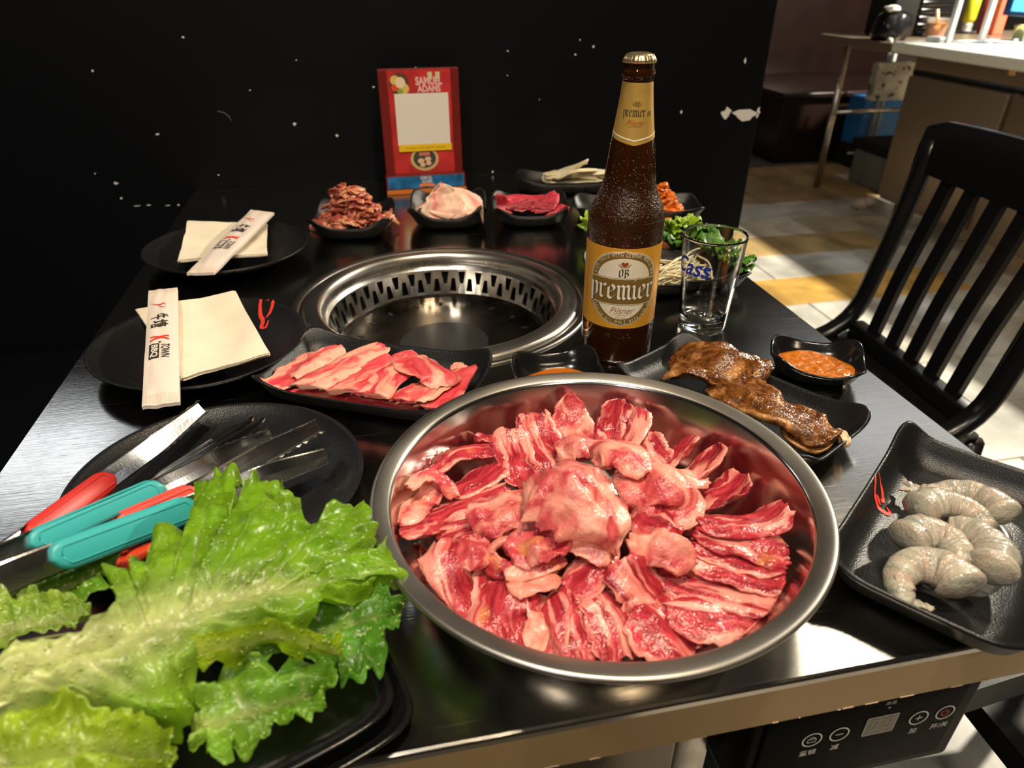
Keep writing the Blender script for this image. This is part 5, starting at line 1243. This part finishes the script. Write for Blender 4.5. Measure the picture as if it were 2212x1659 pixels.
def blade(name, a, b, w, m, parent):
    a, b = Vector(a), Vector(b); t = (b-a).normalized(); s = t.cross(Vector((0, 0, 1))).normalized(); vs = []; fs = []; n = 24
    for i in range(n+1):
        u = i/n; p = a.lerp(b, u); e = (1-u**5)**.6 if u < 1 else 0; wl = -w*.45; wr = w*.55*max(e, .02)
        z = Vector((0, 0, .0011)); vs += [p+s*wl*max(.3, e), p+s*(wl*.2)+z, p+s*(wr*.55)+z, p+s*wr, p+s*(wr*.5)-z, p+s*(wl*.3)-z]
    for i in range(n):
        for k in range(6): fs.append((i*6+k, i*6+(k+1) % 6, (i+1)*6+(k+1) % 6, (i+1)*6+k))
    fs += [(5, 4, 3, 2, 1, 0), tuple(n*6+k for k in range(6))]
    return autosmooth(recalc(mesh(name, vs, fs, m, parent)), 25)
BLD = mat('blade_steel', (.72, .70, .66), .16, 1, rvar=.04)
blade('blade', P(300, 1065, .030), P(573, 905, .028), .017, BLD, sc2); blade('blade', P(310, 1060, .028), P(548, 903, .025), .020, BLD, sc2)
MB().tube([P(308, 1060, .032)+Vector((0, 0, -.004)), P(308, 1060, .032)+Vector((0, 0, .003))], .004, 14).build('pivot_screw', BLD, sc2)
def loop_(pts, r): MB().tube(catm([P(*p) for p in pts], 60), r, 12, ry=r*.8).build('handle_loop', ORED, sc2)
loop_([(300, 1075, .028), (330, 1120, .026), (362, 1150, .026), (358, 1180, .026), (320, 1188, .026), (290, 1205, .028), (262, 1240, .028), (265, 1200, .026), (290, 1165, .026), (320, 1145, .026)], .0052)
loop_([(290, 1085, .028), (220, 1150, .026), (160, 1205, .026), (110, 1240, .026), (40, 1268, .026), (-20, 1290, .028), (10, 1250, .030), (90, 1222, .030), (170, 1190, .030)], .0045)

# ================================================================== shrimp
BC_ = BVHS[pC.name]
def shrimp(label, pts, r0, r1, seed, tail=None):
    """a peeled curled shrimp: thick cut head end, ringed body tapering to the tail"""
    rt = tag(empty('raw_shrimp', P(*pts[0])), label, 'shrimp', 'raw shrimp on the rectangular plate')
    c0 = catm([P(*p) for p in pts], 121); ul = [.0, .004, .010, .02, .035, .055]+[.08+.86*i/40 for i in range(41)]+[.96, .975, .99, 1.0]; c = [c0[round(u*120)] if u in (0, 1.0) else c0[int(u*120)].lerp(c0[min(120, int(u*120)+1)], u*120-int(u*120)) for u in ul]; n = len(c); K = 20; vs = []; fs = []; uv = []; uvn = []; acc = 0
    for i, p in enumerate(c):
        u = ul[i]; acc += (c[i]-c[i-1]).length if i else 0
        t = (c[min(i+1, n-1)]-c[max(i-1, 0)]).normalized(); s = t.cross(Vector((0, 0, 1))).normalized(); k_ = s.cross(t)
        r = lerp(r0, r1, u**1.25)*(1+.07*abs(math.sin(u*5.5*PI)))*(math.sqrt(max(.002, 1-max(0, 1-u/.10)**2)))*(math.sqrt(max(.01, 1-max(0, 1-(1-u)/.05)**2)))
        for k in range(K):
            a = 2*PI*k/K; rr_ = r*(1+.10*nz(math.cos(a)*1.5+seed, math.sin(a)*1.5, u*7)+.05*nz(math.cos(a)*4+seed, math.sin(a)*4, u*18))
            q = p+s*math.cos(a)*rr_+k_*math.sin(a)*rr_*.88; h = BC_.ray_cast(Vector((q.x, q.y, T+.3)), Vector((0, 0, -1)))[0]
            if h: q.z = max(q.z, h.z+.0004)
            vs.append(q); uv.append((acc*1.4, a*r0*.6)); uvn.append((u, math.sin(a)))
    for i in range(n-1):
        for k in range(K): fs.append((i*K+k, i*K+(k+1) % K, (i+1)*K+(k+1) % K, (i+1)*K+k))
    fs += [tuple(range(K))[::-1], tuple((n-1)*K+k for k in range(K))]
    o = mesh('body', vs, fs, SHRM, rt, uv=uv, uv2=uvn); o.color = (.55, seed % 1, 0, 1)
    # dark vein along the outside of the curl
    cc = sum(c, Vector())/n; ve = []
    for i in range(8, n-8):
        p = c[i]; u = ul[i]; out = Vector((p.x-cc.x, p.y-cc.y, 0)).normalized(); r = lerp(r0, r1, u**1.25)
        ve.append(p+out*r*.50+Vector((0, 0, r*.70)))
    MB().tube(ve, [.0005+.0005*abs(nz(i*.4, seed)) for i in range(len(ve))], 6).build('vein', mat('shrimp_vein', (.16, .14, .11), .3), rt)
    if tail:
        a = c[-1]; d = (c[-1]-c[-4]).normalized(); s = d.cross(Vector((0, 0, 1))).normalized()
        for sg in (-1, 1):
            e = a+d*.012+s*.007*sg; slab('tail_fin', [a-d*.003, a+d*.006+s*.003*sg, e], .005, .0015, SHRM, .6, parent=rt, bow=.001, n=10, mcr=4)
    return rt
shrimp('topmost shrimp on the plate, its split tail towards the red mark', [(2178, 1122, .020), (2150, 1092, .021), (2110, 1068, .020), (2060, 1058, .018), (2015, 1062, .016), (1985, 1056, .015)], .0125, .0042, .31, True)
shrimp('second shrimp from the top, its fat head end over the blank plate side', [(1978, 1105, .020), (2010, 1088, .021), (2060, 1092, .020), (2105, 1112, .019), (2140, 1148, .017)], .0130, .0070, .62)
shrimp('shrimp with a big round head end resting on its neighbours, nearest the frame edge', [(2138, 1240, .022), (2150, 1205, .023), (2130, 1170, .022), (2085, 1145, .020), (2045, 1140, .017)], .0145, .0080, .87)
shrimp('shrimp curled above the lowest one, third down on the left side', [(1952, 1172, .022), (1985, 1152, .024), (2030, 1158, .023), (2065, 1185, .021), (2085, 1225, .018)], .0140, .0078, .15)
shrimp('lowest shrimp on the plate, curled like a horseshoe', [(2085, 1282, .022), (2062, 1250, .024), (2020, 1225, .024), (1970, 1222, .023), (1942, 1250, .020), (1950, 1285, .017), (1972, 1302, .015)], .0150, .0060, .48, True)
q = P(2060, 1300, .0045); pool('shrimp_water', 'thin shine of water on the plate around the shrimp', .385, .298, .062, .036, .0046, R(38), mat('clear_water', (.5, .5, .48), .04, trans=.9, ior=1.33), .0, 7)['category'] = 'water'

# ================================================================== food in the back dishes
def rest_z(b, x, y): h = b.ray_cast(Vector((x, y, T+.3)), Vector((0, 0, -1)))[0]; return h.z-T if h else .004
def pile(name, label, cat, cx, cy, rx, ry, h, n, m, w=(.008, .014), l=(.02, .04), seed=1, fat=.5, dish=None, thick=.0022, kind='stuff', rot=0):
    """heap of crumpled strips, joined"""
    rr = random.Random(seed); objs = []
    for k in range(n):
        f = (k/n); rad = math.sqrt(rr.random())*(1-.75*f); a = rr.uniform(0, 2*PI); dx, dy = rx*rad*math.cos(a), ry*rad*math.sin(a)
        x = cx+dx*math.cos(rot)-dy*math.sin(rot); y = cy+dx*math.sin(rot)+dy*math.cos(rot)
        base = h*max(0, 1-(math.hypot(dx/rx, dy/ry))**1.5)*(.25+.75*f)+.006; d = rr.uniform(0, 2*PI); L_ = rr.uniform(*l)
        pts = []
        for q in range(4):
            t = (q/3-.5)*L_; xx = x+math.cos(d+q*.4)*t; yy = y+math.sin(d+q*.4)*t; zz = max(base+rr.uniform(-.004, .005), (rest_z(dish, xx, yy) if dish else 0)+.003); pts.append(Vector((xx, yy, T+zz)))
        objs.append(slab('strip', pts, rr.uniform(*w), thick, m, fat, n=12, mcr=5, roll=rr.uniform(-60, 60), wav=.003, bow=.002))
    mb = MB(); uvs = []; uv2 = []
    for o in objs:
        me = o.data; off = rr.uniform(0, 9)
        mb.add([v.co for v in me.vertices], [tuple(p.vertices) for p in me.polygons])
        per = {}
        for lp, u, u2_ in zip(me.loops, me.uv_layers[0].data, me.uv_layers[1].data): per[lp.vertex_index] = ((u.uv[0]+off, u.uv[1]), tuple(u2_.uv))
        uvs += [per[i][0] for i in range(len(me.vertices))]; uv2 += [per[i][1] for i in range(len(me.vertices))]
        bpy.data.objects.remove(o); bpy.data.meshes.remove(me)
    o = mesh(name, mb.v, mb.f, m, uv=uvs, uv2=uv2); o.color = (fat, rr.random(), 0, 1)
    return tag(o, label, cat, kind=kind)
D1, D2, D3 = [BVHS[o.name] for o in dB]
pile('seasoned_beef', 'heap of seasoned shredded beef flecked with sesame in its square dish', 'beef', -.034, 1.098, .056, .052, .062, 130, BULG, seed=3, dish=D1, w=(.012, .022), l=(.026, .046), fat=.46)
def ps(label, path, w, fat, m, grp, **k): return slab(k.pop('name'), [P(*p) for p in path], w, k.pop('thick', .003), m, fat, label=label, group=grp, **k)
GP = 'folded pork belly slices in the square dish'
ps('pork belly slice lying at the foot of the pile near the lean beef', [(975, 470, .020), (1020, 462, .026), (1050, 482, .014)], .050, .6, PORK, GP, name='pork_slice', cat='pork slice', rest=D2, bow=.004)
ps('pork belly slice folded low on the side of the menu stand', [(905, 455, .020), (940, 440, .036), (985, 470, .022)], .060, .55, PORK, GP, name='pork_slice', cat='pork slice', rest=D2, bow=.006)
ps('pork belly slice leaning on the right flank of the peak', [(975, 415, .046), (1010, 430, .040), (1040, 470, .016)], .055, .6, PORK, GP, name='pork_slice', cat='pork slice', rest=D2, bow=.008)
ps('pork belly slice standing up as the peak of the pile', [(952, 394, .074), (958, 425, .054), (962, 482, .018)], lambda u: .014+.072*u, .58, PORK, GP, name='pork_slice', cat='pork slice', side=(1, 0, 0), bow=.010, rest=D2, tip0=.3, wav=.005)
GL_ = 'lean beef slices in the square dish'
ps('lean beef slice spread along the back of its dish', [(1075, 440, .030), (1125, 438, .028), (1200, 436, .030)], .090, .35, LEAN, GL_, name='beef_slice', rest=D3, bow=.004, wav=.004)
ps('lean beef slice with a corner standing up by the pork dish', [(1058, 418, .056), (1072, 440, .036), (1085, 476, .014)], .044, .35, LEAN, GL_, name='beef_slice', rest=D3, side=(1, -.3, 0), tip0=.3)
ps('lean beef slice with a corner standing up at the dish back', [(1200, 418, .050), (1180, 440, .036), (1150, 460, .028)], .046, .35, LEAN, GL_, name='beef_slice', rest=D3, bow=.005, tip0=.4)
ps('lean beef slice pointing up at the dish corner beside the bottle', [(1218, 445, .036), (1205, 462, .026), (1180, 482, .016)], .044, .35, LEAN, GL_, name='beef_slice', rest=D3, bow=.005, tip0=.3)
ps('lean beef slice folded over in front, paler than the others', [(1100, 462, .034), (1150, 460, .038), (1200, 466, .032)], .058, .55, LEAN, GL_, name='beef_slice', rest=D3, bow=.009, wav=.003)
MUS = mat('king_oyster_mushroom', (.82, .74, .50), .5, cvar=.08, cscale=60, bump=.15, bscale=150, sub=.2)
DD = BVHS[pD.name]; GM = 'pale mushroom slices at the partition'
for lb, pth, w in (('mushroom slice lying lowest, along the front of the back plate', [(1172, 388, .012), (1230, 387, .012), (1300, 386, .012)], .034), ('mushroom slice leaning up towards the bottle', [(1180, 385, .018), (1225, 365, .032), (1268, 345, .052)], .022),
                   ('mushroom slice with its cap against the plate rim', [(1175, 375, .024), (1200, 372, .026), (1240, 372, .026)], .020), ('mushroom slice lying over the lowest one, half behind the bottle', [(1215, 378, .022), (1260, 372, .026), (1312, 370, .028)], .030),
                   ('mushroom slice across the middle of the pile', [(1200, 384, .022), (1240, 368, .034), (1290, 366, .034)], .018), ('mushroom slice hidden behind the bottle neck side', [(1290, 380, .014), (1340, 378, .016), (1390, 380, .014)], .030)):
    slab('mushroom_slice', [P(*p) for p in pth], w*1.25, .006, MUS, .5, label=lb, cat='mushroom', group=GM, jag=.05, wav=.001, rest=DD)
KIM = meatmat('kimchi', (.72, .12, .01), (.90, .24, .02), (.93, .42, .10), 30, 60, .56, .1, rough=.2, bump=.5)
pile('kimchi', 'heap of orange kimchi pieces behind the bottle', 'kimchi', .462, 1.066, .046, .034, .046, 60, KIM, seed=5, dish=BVHS[pE.name], w=(.014, .022), l=(.016, .03), thick=.004, fat=.52)
DF = BVHS[pF.name]
ENO = mat('enoki', (.84, .74, .50), .45, cvar=.1, cscale=90, sub=.2)
en = MB(); rr = random.Random(9)
for k in range(210):
    x = .368+rr.uniform(-.034, .030); y = .785+rr.uniform(-.028, .030); z = .008+.020*rr.random()*max(0, 1-((x-.368)/.038)**2*.6); d = rr.gauss(.15, .35); L_ = rr.uniform(.03, .05)
    p = [Vector((x+math.cos(d)*t*L_, y+math.sin(d)*t*L_, T+max(z+.004*math.sin(t*3+k), rest_z(DF, x+math.cos(d)*t*L_, y+math.sin(d)*t*L_)+.0014))) for t in (-.5, -.17, .17, .5)]
    en.tube(catm(p, 7), .0011, 5); en.add([p[-1]+v*.0018 for v in iv], jf)
tag(en.build('enoki_mushrooms', ENO), 'tangled bunch of pale enoki mushrooms between bottle and tumbler', 'mushrooms', kind='stuff')
GRN = mat('greens', (.07, .19, .02), .32, cvar=.5, cscale=70, bump=.5, bscale=200); GRL = mat('pale_greens', (.27, .42, .03), .32, cvar=.35, cscale=80, bump=.5, bscale=200)
def frill(name, label, c, r, m, seed, n=9, group=None, h=.03):
    """rosette of ruffled small leaves"""
    root = tag(empty(name, c), label, 'greens', group)
    rr = random.Random(seed)
    for k in range(n):
        a = 2*PI*k/n+rr.uniform(-.3, .3); vs = []; fs = []; q = 9
        L_ = r*rr.uniform(.7, 1.1); lift = rr.uniform(.2, 1.0)
        for i in range(q+1):
            for j in range(q+1):
                u, v = i/q, j/q*2-1; wd = L_*.75*math.sin(min(1, u*1.1+.08)*PI*.62); rad = L_*u
                x = rad*math.cos(a)-v*wd*math.sin(a)*.7; y = rad*math.sin(a)+v*wd*math.cos(a)*.7
                z = h*lift*math.sin(u*PI*.6)+r*.20*u*abs(v)*math.sin(v*9+k*2+u*5)+.12*r*nz(x*160+seed, y*160)
                zz = max(c[2]+z, T+rest_z(DF, c[0]+x, c[1]+y)+.001)
                vs.append((c[0]+x, c[1]+y, zz))
        for i in range(q):
            for j in range(q): e_ = i*(q+1)+j; fs.append((e_, e_+1, e_+q+2, e_+q+1))
        mesh('leaf', vs, fs, m, root)
GG = 'greens on the plate behind the bottle'
for lb, px, r, m, s in (('bright green curly leaf cluster just behind the bottle shoulder label', (1448, 512, .026), .021, GRL, 1), ('bright green curly leaf cluster, second from the bottle', (1480, 508, .028), .020, GRL, 2), ('dark green leaves under the bright curly clusters', (1465, 542, .014), .028, GRN, 3),
                       ('green leaf bunch seen through the tumbler', (1548, 560, .022), .034, GRN, 4), ('pale leaf tips showing past the bottle on the grill side', (1268, 500, .014), .014, GRL, 5), ('loose coriander leaves beside the tumbler foot side of the plate', (1582, 590, .016), .024, GRN, 6), ('green leaves at the back of the plate above the tumbler rim', (1515, 530, .020), .022, GRN, 7)):
    frill('green_leaf_cluster', lb, P(*px), r, m, s, group=GG)
for k, pth in enumerate([[(1500, 560, .026), (1530, 575, .026), (1540, 615, .018)], [(1460, 560, .022), (1500, 545, .03), (1540, 540, .03)]]):
    tag(MB().tube(catm([P(*p) for p in pth], 12), .0012, 6).build('sprout_stem', ENO), ['thin pale stem drooping over the plate edge behind the tumbler', 'thin pale stem lying across the greens'][k], 'sprout')

# ================================================================== lettuce
WDROP = mat('leaf_water', (.30, .45, .08), .04, spec=.8)
def leaf(label, rib, outl, seed, dark=(.065, .21, .006), lite=(.25, .43, .025), pale=(.56, .60, .24), ruff=.008, teeth=.006, ribw=.010, pale0=.8, lift=.010, nj=34, ni=210, bulge=.006, group='lettuce leaves piled on the trays', drops=60):
    """ruffled leaf: spokes run from the midrib out to a frilled outline; colours are the leaf's own"""
    root = tag(empty('lettuce_leaf', P(*rib[0][:3])), label, 'lettuce', group)
    ribp = catm([P(*p) for p in rib], 80)
    def ribat(t): t = min(max(t, 0), 1)*79; i = min(int(t), 78); return ribp[i].lerp(ribp[i+1], t-i)
    op = catm([P(x, y, z) for x, y, z, t in outl], ni); ts = catm([(t, 0, 0) for x, y, z, t in outl], ni)
    vs = []; col = []
    arc = 0
    for i in range(ni):
        if i: arc += (op[i]-op[i-1]).length
        o = op[i]; t = ts[i].x; b = ribat(t); d = o-b; L_ = max(d.length, 1e-4); dn = d/L_
        tz = nz(arc*60, seed)*.35+nz(arc*150, seed+3)*.5+nz(arc*330, seed+6)*.45+.22*math.sin(arc*520+4*nz(arc*40, seed))
        tang = (op[min(i+1, ni-1)]-op[max(i-1, 0)]).normalized()
        L2_ = L_+teeth*tz
        for j in range(nj+1):
            v = j/nj; p = b+dn*L2_*v
            e = max(0, v-max(.35, 1-.026/L_))/(1-max(.35, 1-.026/L_))
            amp = ruff*(e**1.6)*min(1, L_/.03)
            w1 = math.sin(arc*150+3.2*nz(arc*25+seed, v*2.5)+v*3.0)+.9*nz(arc*80+seed, v*5)+.35*math.sin(arc*390+4*nz(arc*30, v*4))
            z = amp*w1+bulge*math.sin(PI*v)**.8+lift*(e**2)
            z += .0028*nz(p.x*70+seed, p.y*70, 2)+.0022*nz(p.x*140+seed, p.y*140)+.0012*nz(p.x*300, p.y*300, seed)+.0022*abs(nz(p.x*75, p.y*75, seed))*(1-abs(2*v-1)**3)
            # side veins sit in grooves
            sv = abs(((arc*26+.25*v+seed) % 1)-.5)*2; gr_ = math.exp(-((1-sv)/.10)**2)*(1-v*.7)
            z -= .0016*gr_*math.sin(PI*min(1, v*1.2))
            if j == 0: z += .0
            q = Vector((p.x, p.y, p.z+z))+tang*amp*.35*math.cos(arc*190)
            vs.append(q)
            dist = L_*v; rw = ribw*(1-.80*t); k = math.exp(-(dist/max(rw, .0006))**2)*pale0*(1-.35*t)
            k = min(1, k+.50*gr_*(1-v)*.9)
            base = .5+.6*nz(p.x*30+seed, p.y*30, 4)+.35*nz(p.x*110, p.y*110, seed); yel = max(0, 1-t*1.6)*.75*(1-v*.55)
            mixv = min(1, .25+.55*base*(.5+yel)+yel*.45+.10*e)
            c = [lerp(dark[q_], lite[q_], mixv) for q_ in range(3)]; c = [lerp(c[q_], pale[q_], k) for q_ in range(3)]; col.append(c)
    fs = []
    for i in range(ni-1):
        for j in range(nj): a = i*(nj+1)+j; fs.append((a, a+nj+1, a+nj+2, a+1))
    N_ = len(vs)
    mesh('blade', vs, fs, LEAF, root, col=col)
    if drops:
        rr = random.Random(int(seed*10)); m = MB()
        for _ in range(drops):
            i = rr.randrange(4, ni-4); j = rr.randrange(3, nj-1); p = vs[i*(nj+1)+j]; q = rr.uniform(.0004, .0011)
            m.add([p+Vector((v.x*q, v.y*q, v.z*q*.6+.0002)) for v in iv], jf)
        tag(m.build('water_droplets', WDROP, root), kind='stuff')
    ve = ribp[:70]
    if ribw > .0055: MB().tube([p+Vector((0, 0, -.0065)) for p in ve], [max(.0007, ribw*.20*(1-i/70)**1.0) for i in range(len(ve))], 12, ry=.0018).build('midrib', mat('lettuce_rib', (.66, .68, .34), .35, sub=.15, bump=.3, bscale=120, cvar=.1, cscale=50), root)
    return root
# lowest leaves first
leaf('dark green lettuce leaf lying flat under the others by the scissors', [(-40, 1330, .045), (120, 1285, .046), (250, 1225, .044)],
     [(-60, 1310, .045, 0), (30, 1290, .046, .2), (100, 1255, .048, .45), (180, 1205, .046, .7), (235, 1197, .046, .9), (278, 1212, .044, 1), (252, 1236, .042, .95), (232, 1270, .042, .85), (240, 1300, .042, .7), (160, 1330, .042, .5), (60, 1350, .042, .2), (-60, 1370, .042, 0)], 2.2, lite=(.22, .42, .03), ruff=.004, ribw=.004, pale0=.5)
leaf('pale green lettuce leaf at the picture edge below the tongs hinge', [(-150, 1400, .060), (0, 1375, .062), (110, 1355, .060), (205, 1345, .056)],
     [(-150, 1345, .060, 0), (-20, 1322, .062, .3), (22, 1304, .062, .4), (52, 1312, .062, .5), (90, 1290, .062, .65), (94, 1312, .060, .68), (150, 1312, .060, .8), (208, 1330, .056, 1), (196, 1362, .054, 1), (150, 1385, .054, .8), (90, 1398, .054, .55), (0, 1430, .056, .3), (-150, 1460, .056, 0)], 5.1, lite=(.40, .53, .07), ruff=.005, ribw=.008, pale0=.6)
leaf('deep green lettuce leaf reaching over the tray corner beside the bowl', [(560, 1400, .046), (680, 1375, .046), (780, 1345, .044), (868, 1328, .040)],
     [(560, 1350, .046, 0), (640, 1330, .048, .2), (720, 1300, .048, .5), (790, 1282, .046, .7), (835, 1300, .044, .85), (884, 1311, .042, 1), (862, 1332, .040, 1), (856, 1348, .040, .95), (870, 1366, .038, .95), (848, 1386, .038, .85), (836, 1412, .036, .8), (842, 1440, .034, .75), (806, 1478, .032, .65), (790, 1502, .030, .6), (772, 1512, .030, .55), (742, 1498, .032, .5), (740, 1470, .034, .45), (700, 1450, .036, .35), (640, 1440, .038, .2), (560, 1440, .040, 0)], 8.7, dark=(.045, .20, .010), lite=(.16, .38, .03), ruff=.006, ribw=.003, pale0=.4)
leaf('ruffled lettuce leaf over the tray front, darker in its middle', [(415, 1585, .044), (520, 1555, .044), (610, 1525, .042), (690, 1505, .038)],
     [(415, 1520, .046, 0), (450, 1490, .048, .1), (500, 1462, .048, .3), (560, 1450, .048, .5), (620, 1452, .046, .65), (690, 1465, .044, .85), (732, 1482, .042, 1), (728, 1512, .038, 1), (705, 1516, .038, .98), (712, 1545, .036, .9), (690, 1555, .034, .85), (688, 1578, .034, .8), (640, 1598, .032, .65), (604, 1600, .030, .6), (590, 1628, .030, .5), (545, 1652, .030, .4), (505, 1640, .030, .3), (512, 1662, .030, .25), (466, 1668, .030, .15), (450, 1625, .034, .1), (415, 1640, .036, 0)], 11.3, dark=(.06, .22, .01), lite=(.26, .48, .04), ruff=.007, ribw=.004, pale0=.5)
leaf('yellow green lettuce leaf filling the bottom edge of the picture', [(-220, 1720, .066), (0, 1660, .070), (200, 1625, .068), (380, 1650, .050)],
     [(-220, 1600, .068, 0), (-60, 1560, .072, .25), (30, 1540, .074, .4), (110, 1530, .074, .5), (200, 1538, .072, .6), (290, 1562, .068, .75), (360, 1600, .060, .9), (392, 1640, .050, 1), (385, 1672, .044, 1), (330, 1690, .044, .9), (240, 1720, .050, .7), (100, 1740, .056, .4), (-220, 1780, .060, 0)], 14.9, lite=(.42, .54, .03), dark=(.18, .36, .012), ruff=.006, ribw=.007, pale0=.35)
leaf('largest lettuce leaf with a broad white rib fanning out over the pile', [(-200, 1560, .098), (0, 1478, .094), (130, 1432, .090), (260, 1385, .086), (380, 1340, .082), (480, 1305, .078), (580, 1285, .072), (700, 1270, .066)],
     [(-200, 1480, .094, 0), (0, 1440, .090, .12), (100, 1405, .088, .25), (190, 1370, .086, .36), (255, 1312, .082, .44), (236, 1262, .078, .47), (232, 1240, .076, .48), (278, 1235, .074, .5), (295, 1262, .076, .5), (290, 1225, .074, .5), (318, 1205, .074, .51), (350, 1165, .074, .52), (385, 1150, .074, .53), (422, 1138, .074, .54), (424, 1098, .074, .54), (438, 1055, .070, .55), (462, 1022, .066, .56), (484, 1032, .066, .575), (506, 1022, .066, .59), (524, 1040, .066, .60), (516, 1072, .070, .605), (512, 1092, .076, .61), (528, 1066, .074, .62), (554, 1042, .070, .63), (575, 1033, .068, .64), (596, 1048, .068, .65), (612, 1056, .068, .64), (618, 1076, .068, .65), (640, 1078, .066, .66), (648, 1112, .066, .68), (612, 1140, .070, .68), (645, 1130, .068, .70), (690, 1142, .068, .72), (725, 1130, .066, .74), (730, 1106, .066, .76), (762, 1098, .066, .79), (790, 1108, .064, .81), (808, 1140, .062, .84), (812, 1168, .060, .86), (790, 1195, .062, .86), (815, 1215, .058, .88), (836, 1200, .056, .91), (852, 1225, .054, .94), (884, 1262, .050, 1), (868, 1272, .048, 1), (820, 1282, .050, 1), (770, 1300, .054, .96), (700, 1340, .058, .88), (640, 1365, .060, .80), (560, 1385, .062, .70), (480, 1405, .064, .60), (440, 1445, .062, .52), (428, 1500, .056, .45), (432, 1560, .050, .40), (400, 1592, .048, .34), (330, 1585, .052, .28), (230, 1560, .060, .20), (110, 1560, .068, .12), (-200, 1660, .08, 0)], 17.5, ruff=.0070, teeth=.006, ribw=.037, pale0=1.0, ni=420, nj=44, lite=(.30, .50, .018), dark=(.075, .25, .005), bulge=.008, lift=.004, drops=260)
leaf('bright yellow green curled lettuce edge folded over below the white rib', [(430, 1425, .070), (520, 1395, .076), (600, 1382, .076), (680, 1400, .068), (742, 1420, .056)],
     [(425, 1412, .070, 0), (480, 1392, .076, .2), (540, 1378, .079, .4), (600, 1368, .078, .55), (660, 1388, .070, .75), (700, 1402, .064, .88), (746, 1400, .056, 1), (742, 1425, .052, 1), (718, 1440, .050, .9), (672, 1436, .054, .8), (655, 1452, .052, .72), (620, 1444, .056, .6), (600, 1425, .058, .55), (560, 1428, .058, .45), (535, 1444, .056, .35), (518, 1462, .054, .27), (480, 1468, .056, .17), (455, 1478, .056, .08), (430, 1462, .058, 0)], 21.1, dark=(.17, .35, .008), lite=(.42, .54, .015), ruff=.004, teeth=.004, ribw=.003, pale0=.3)
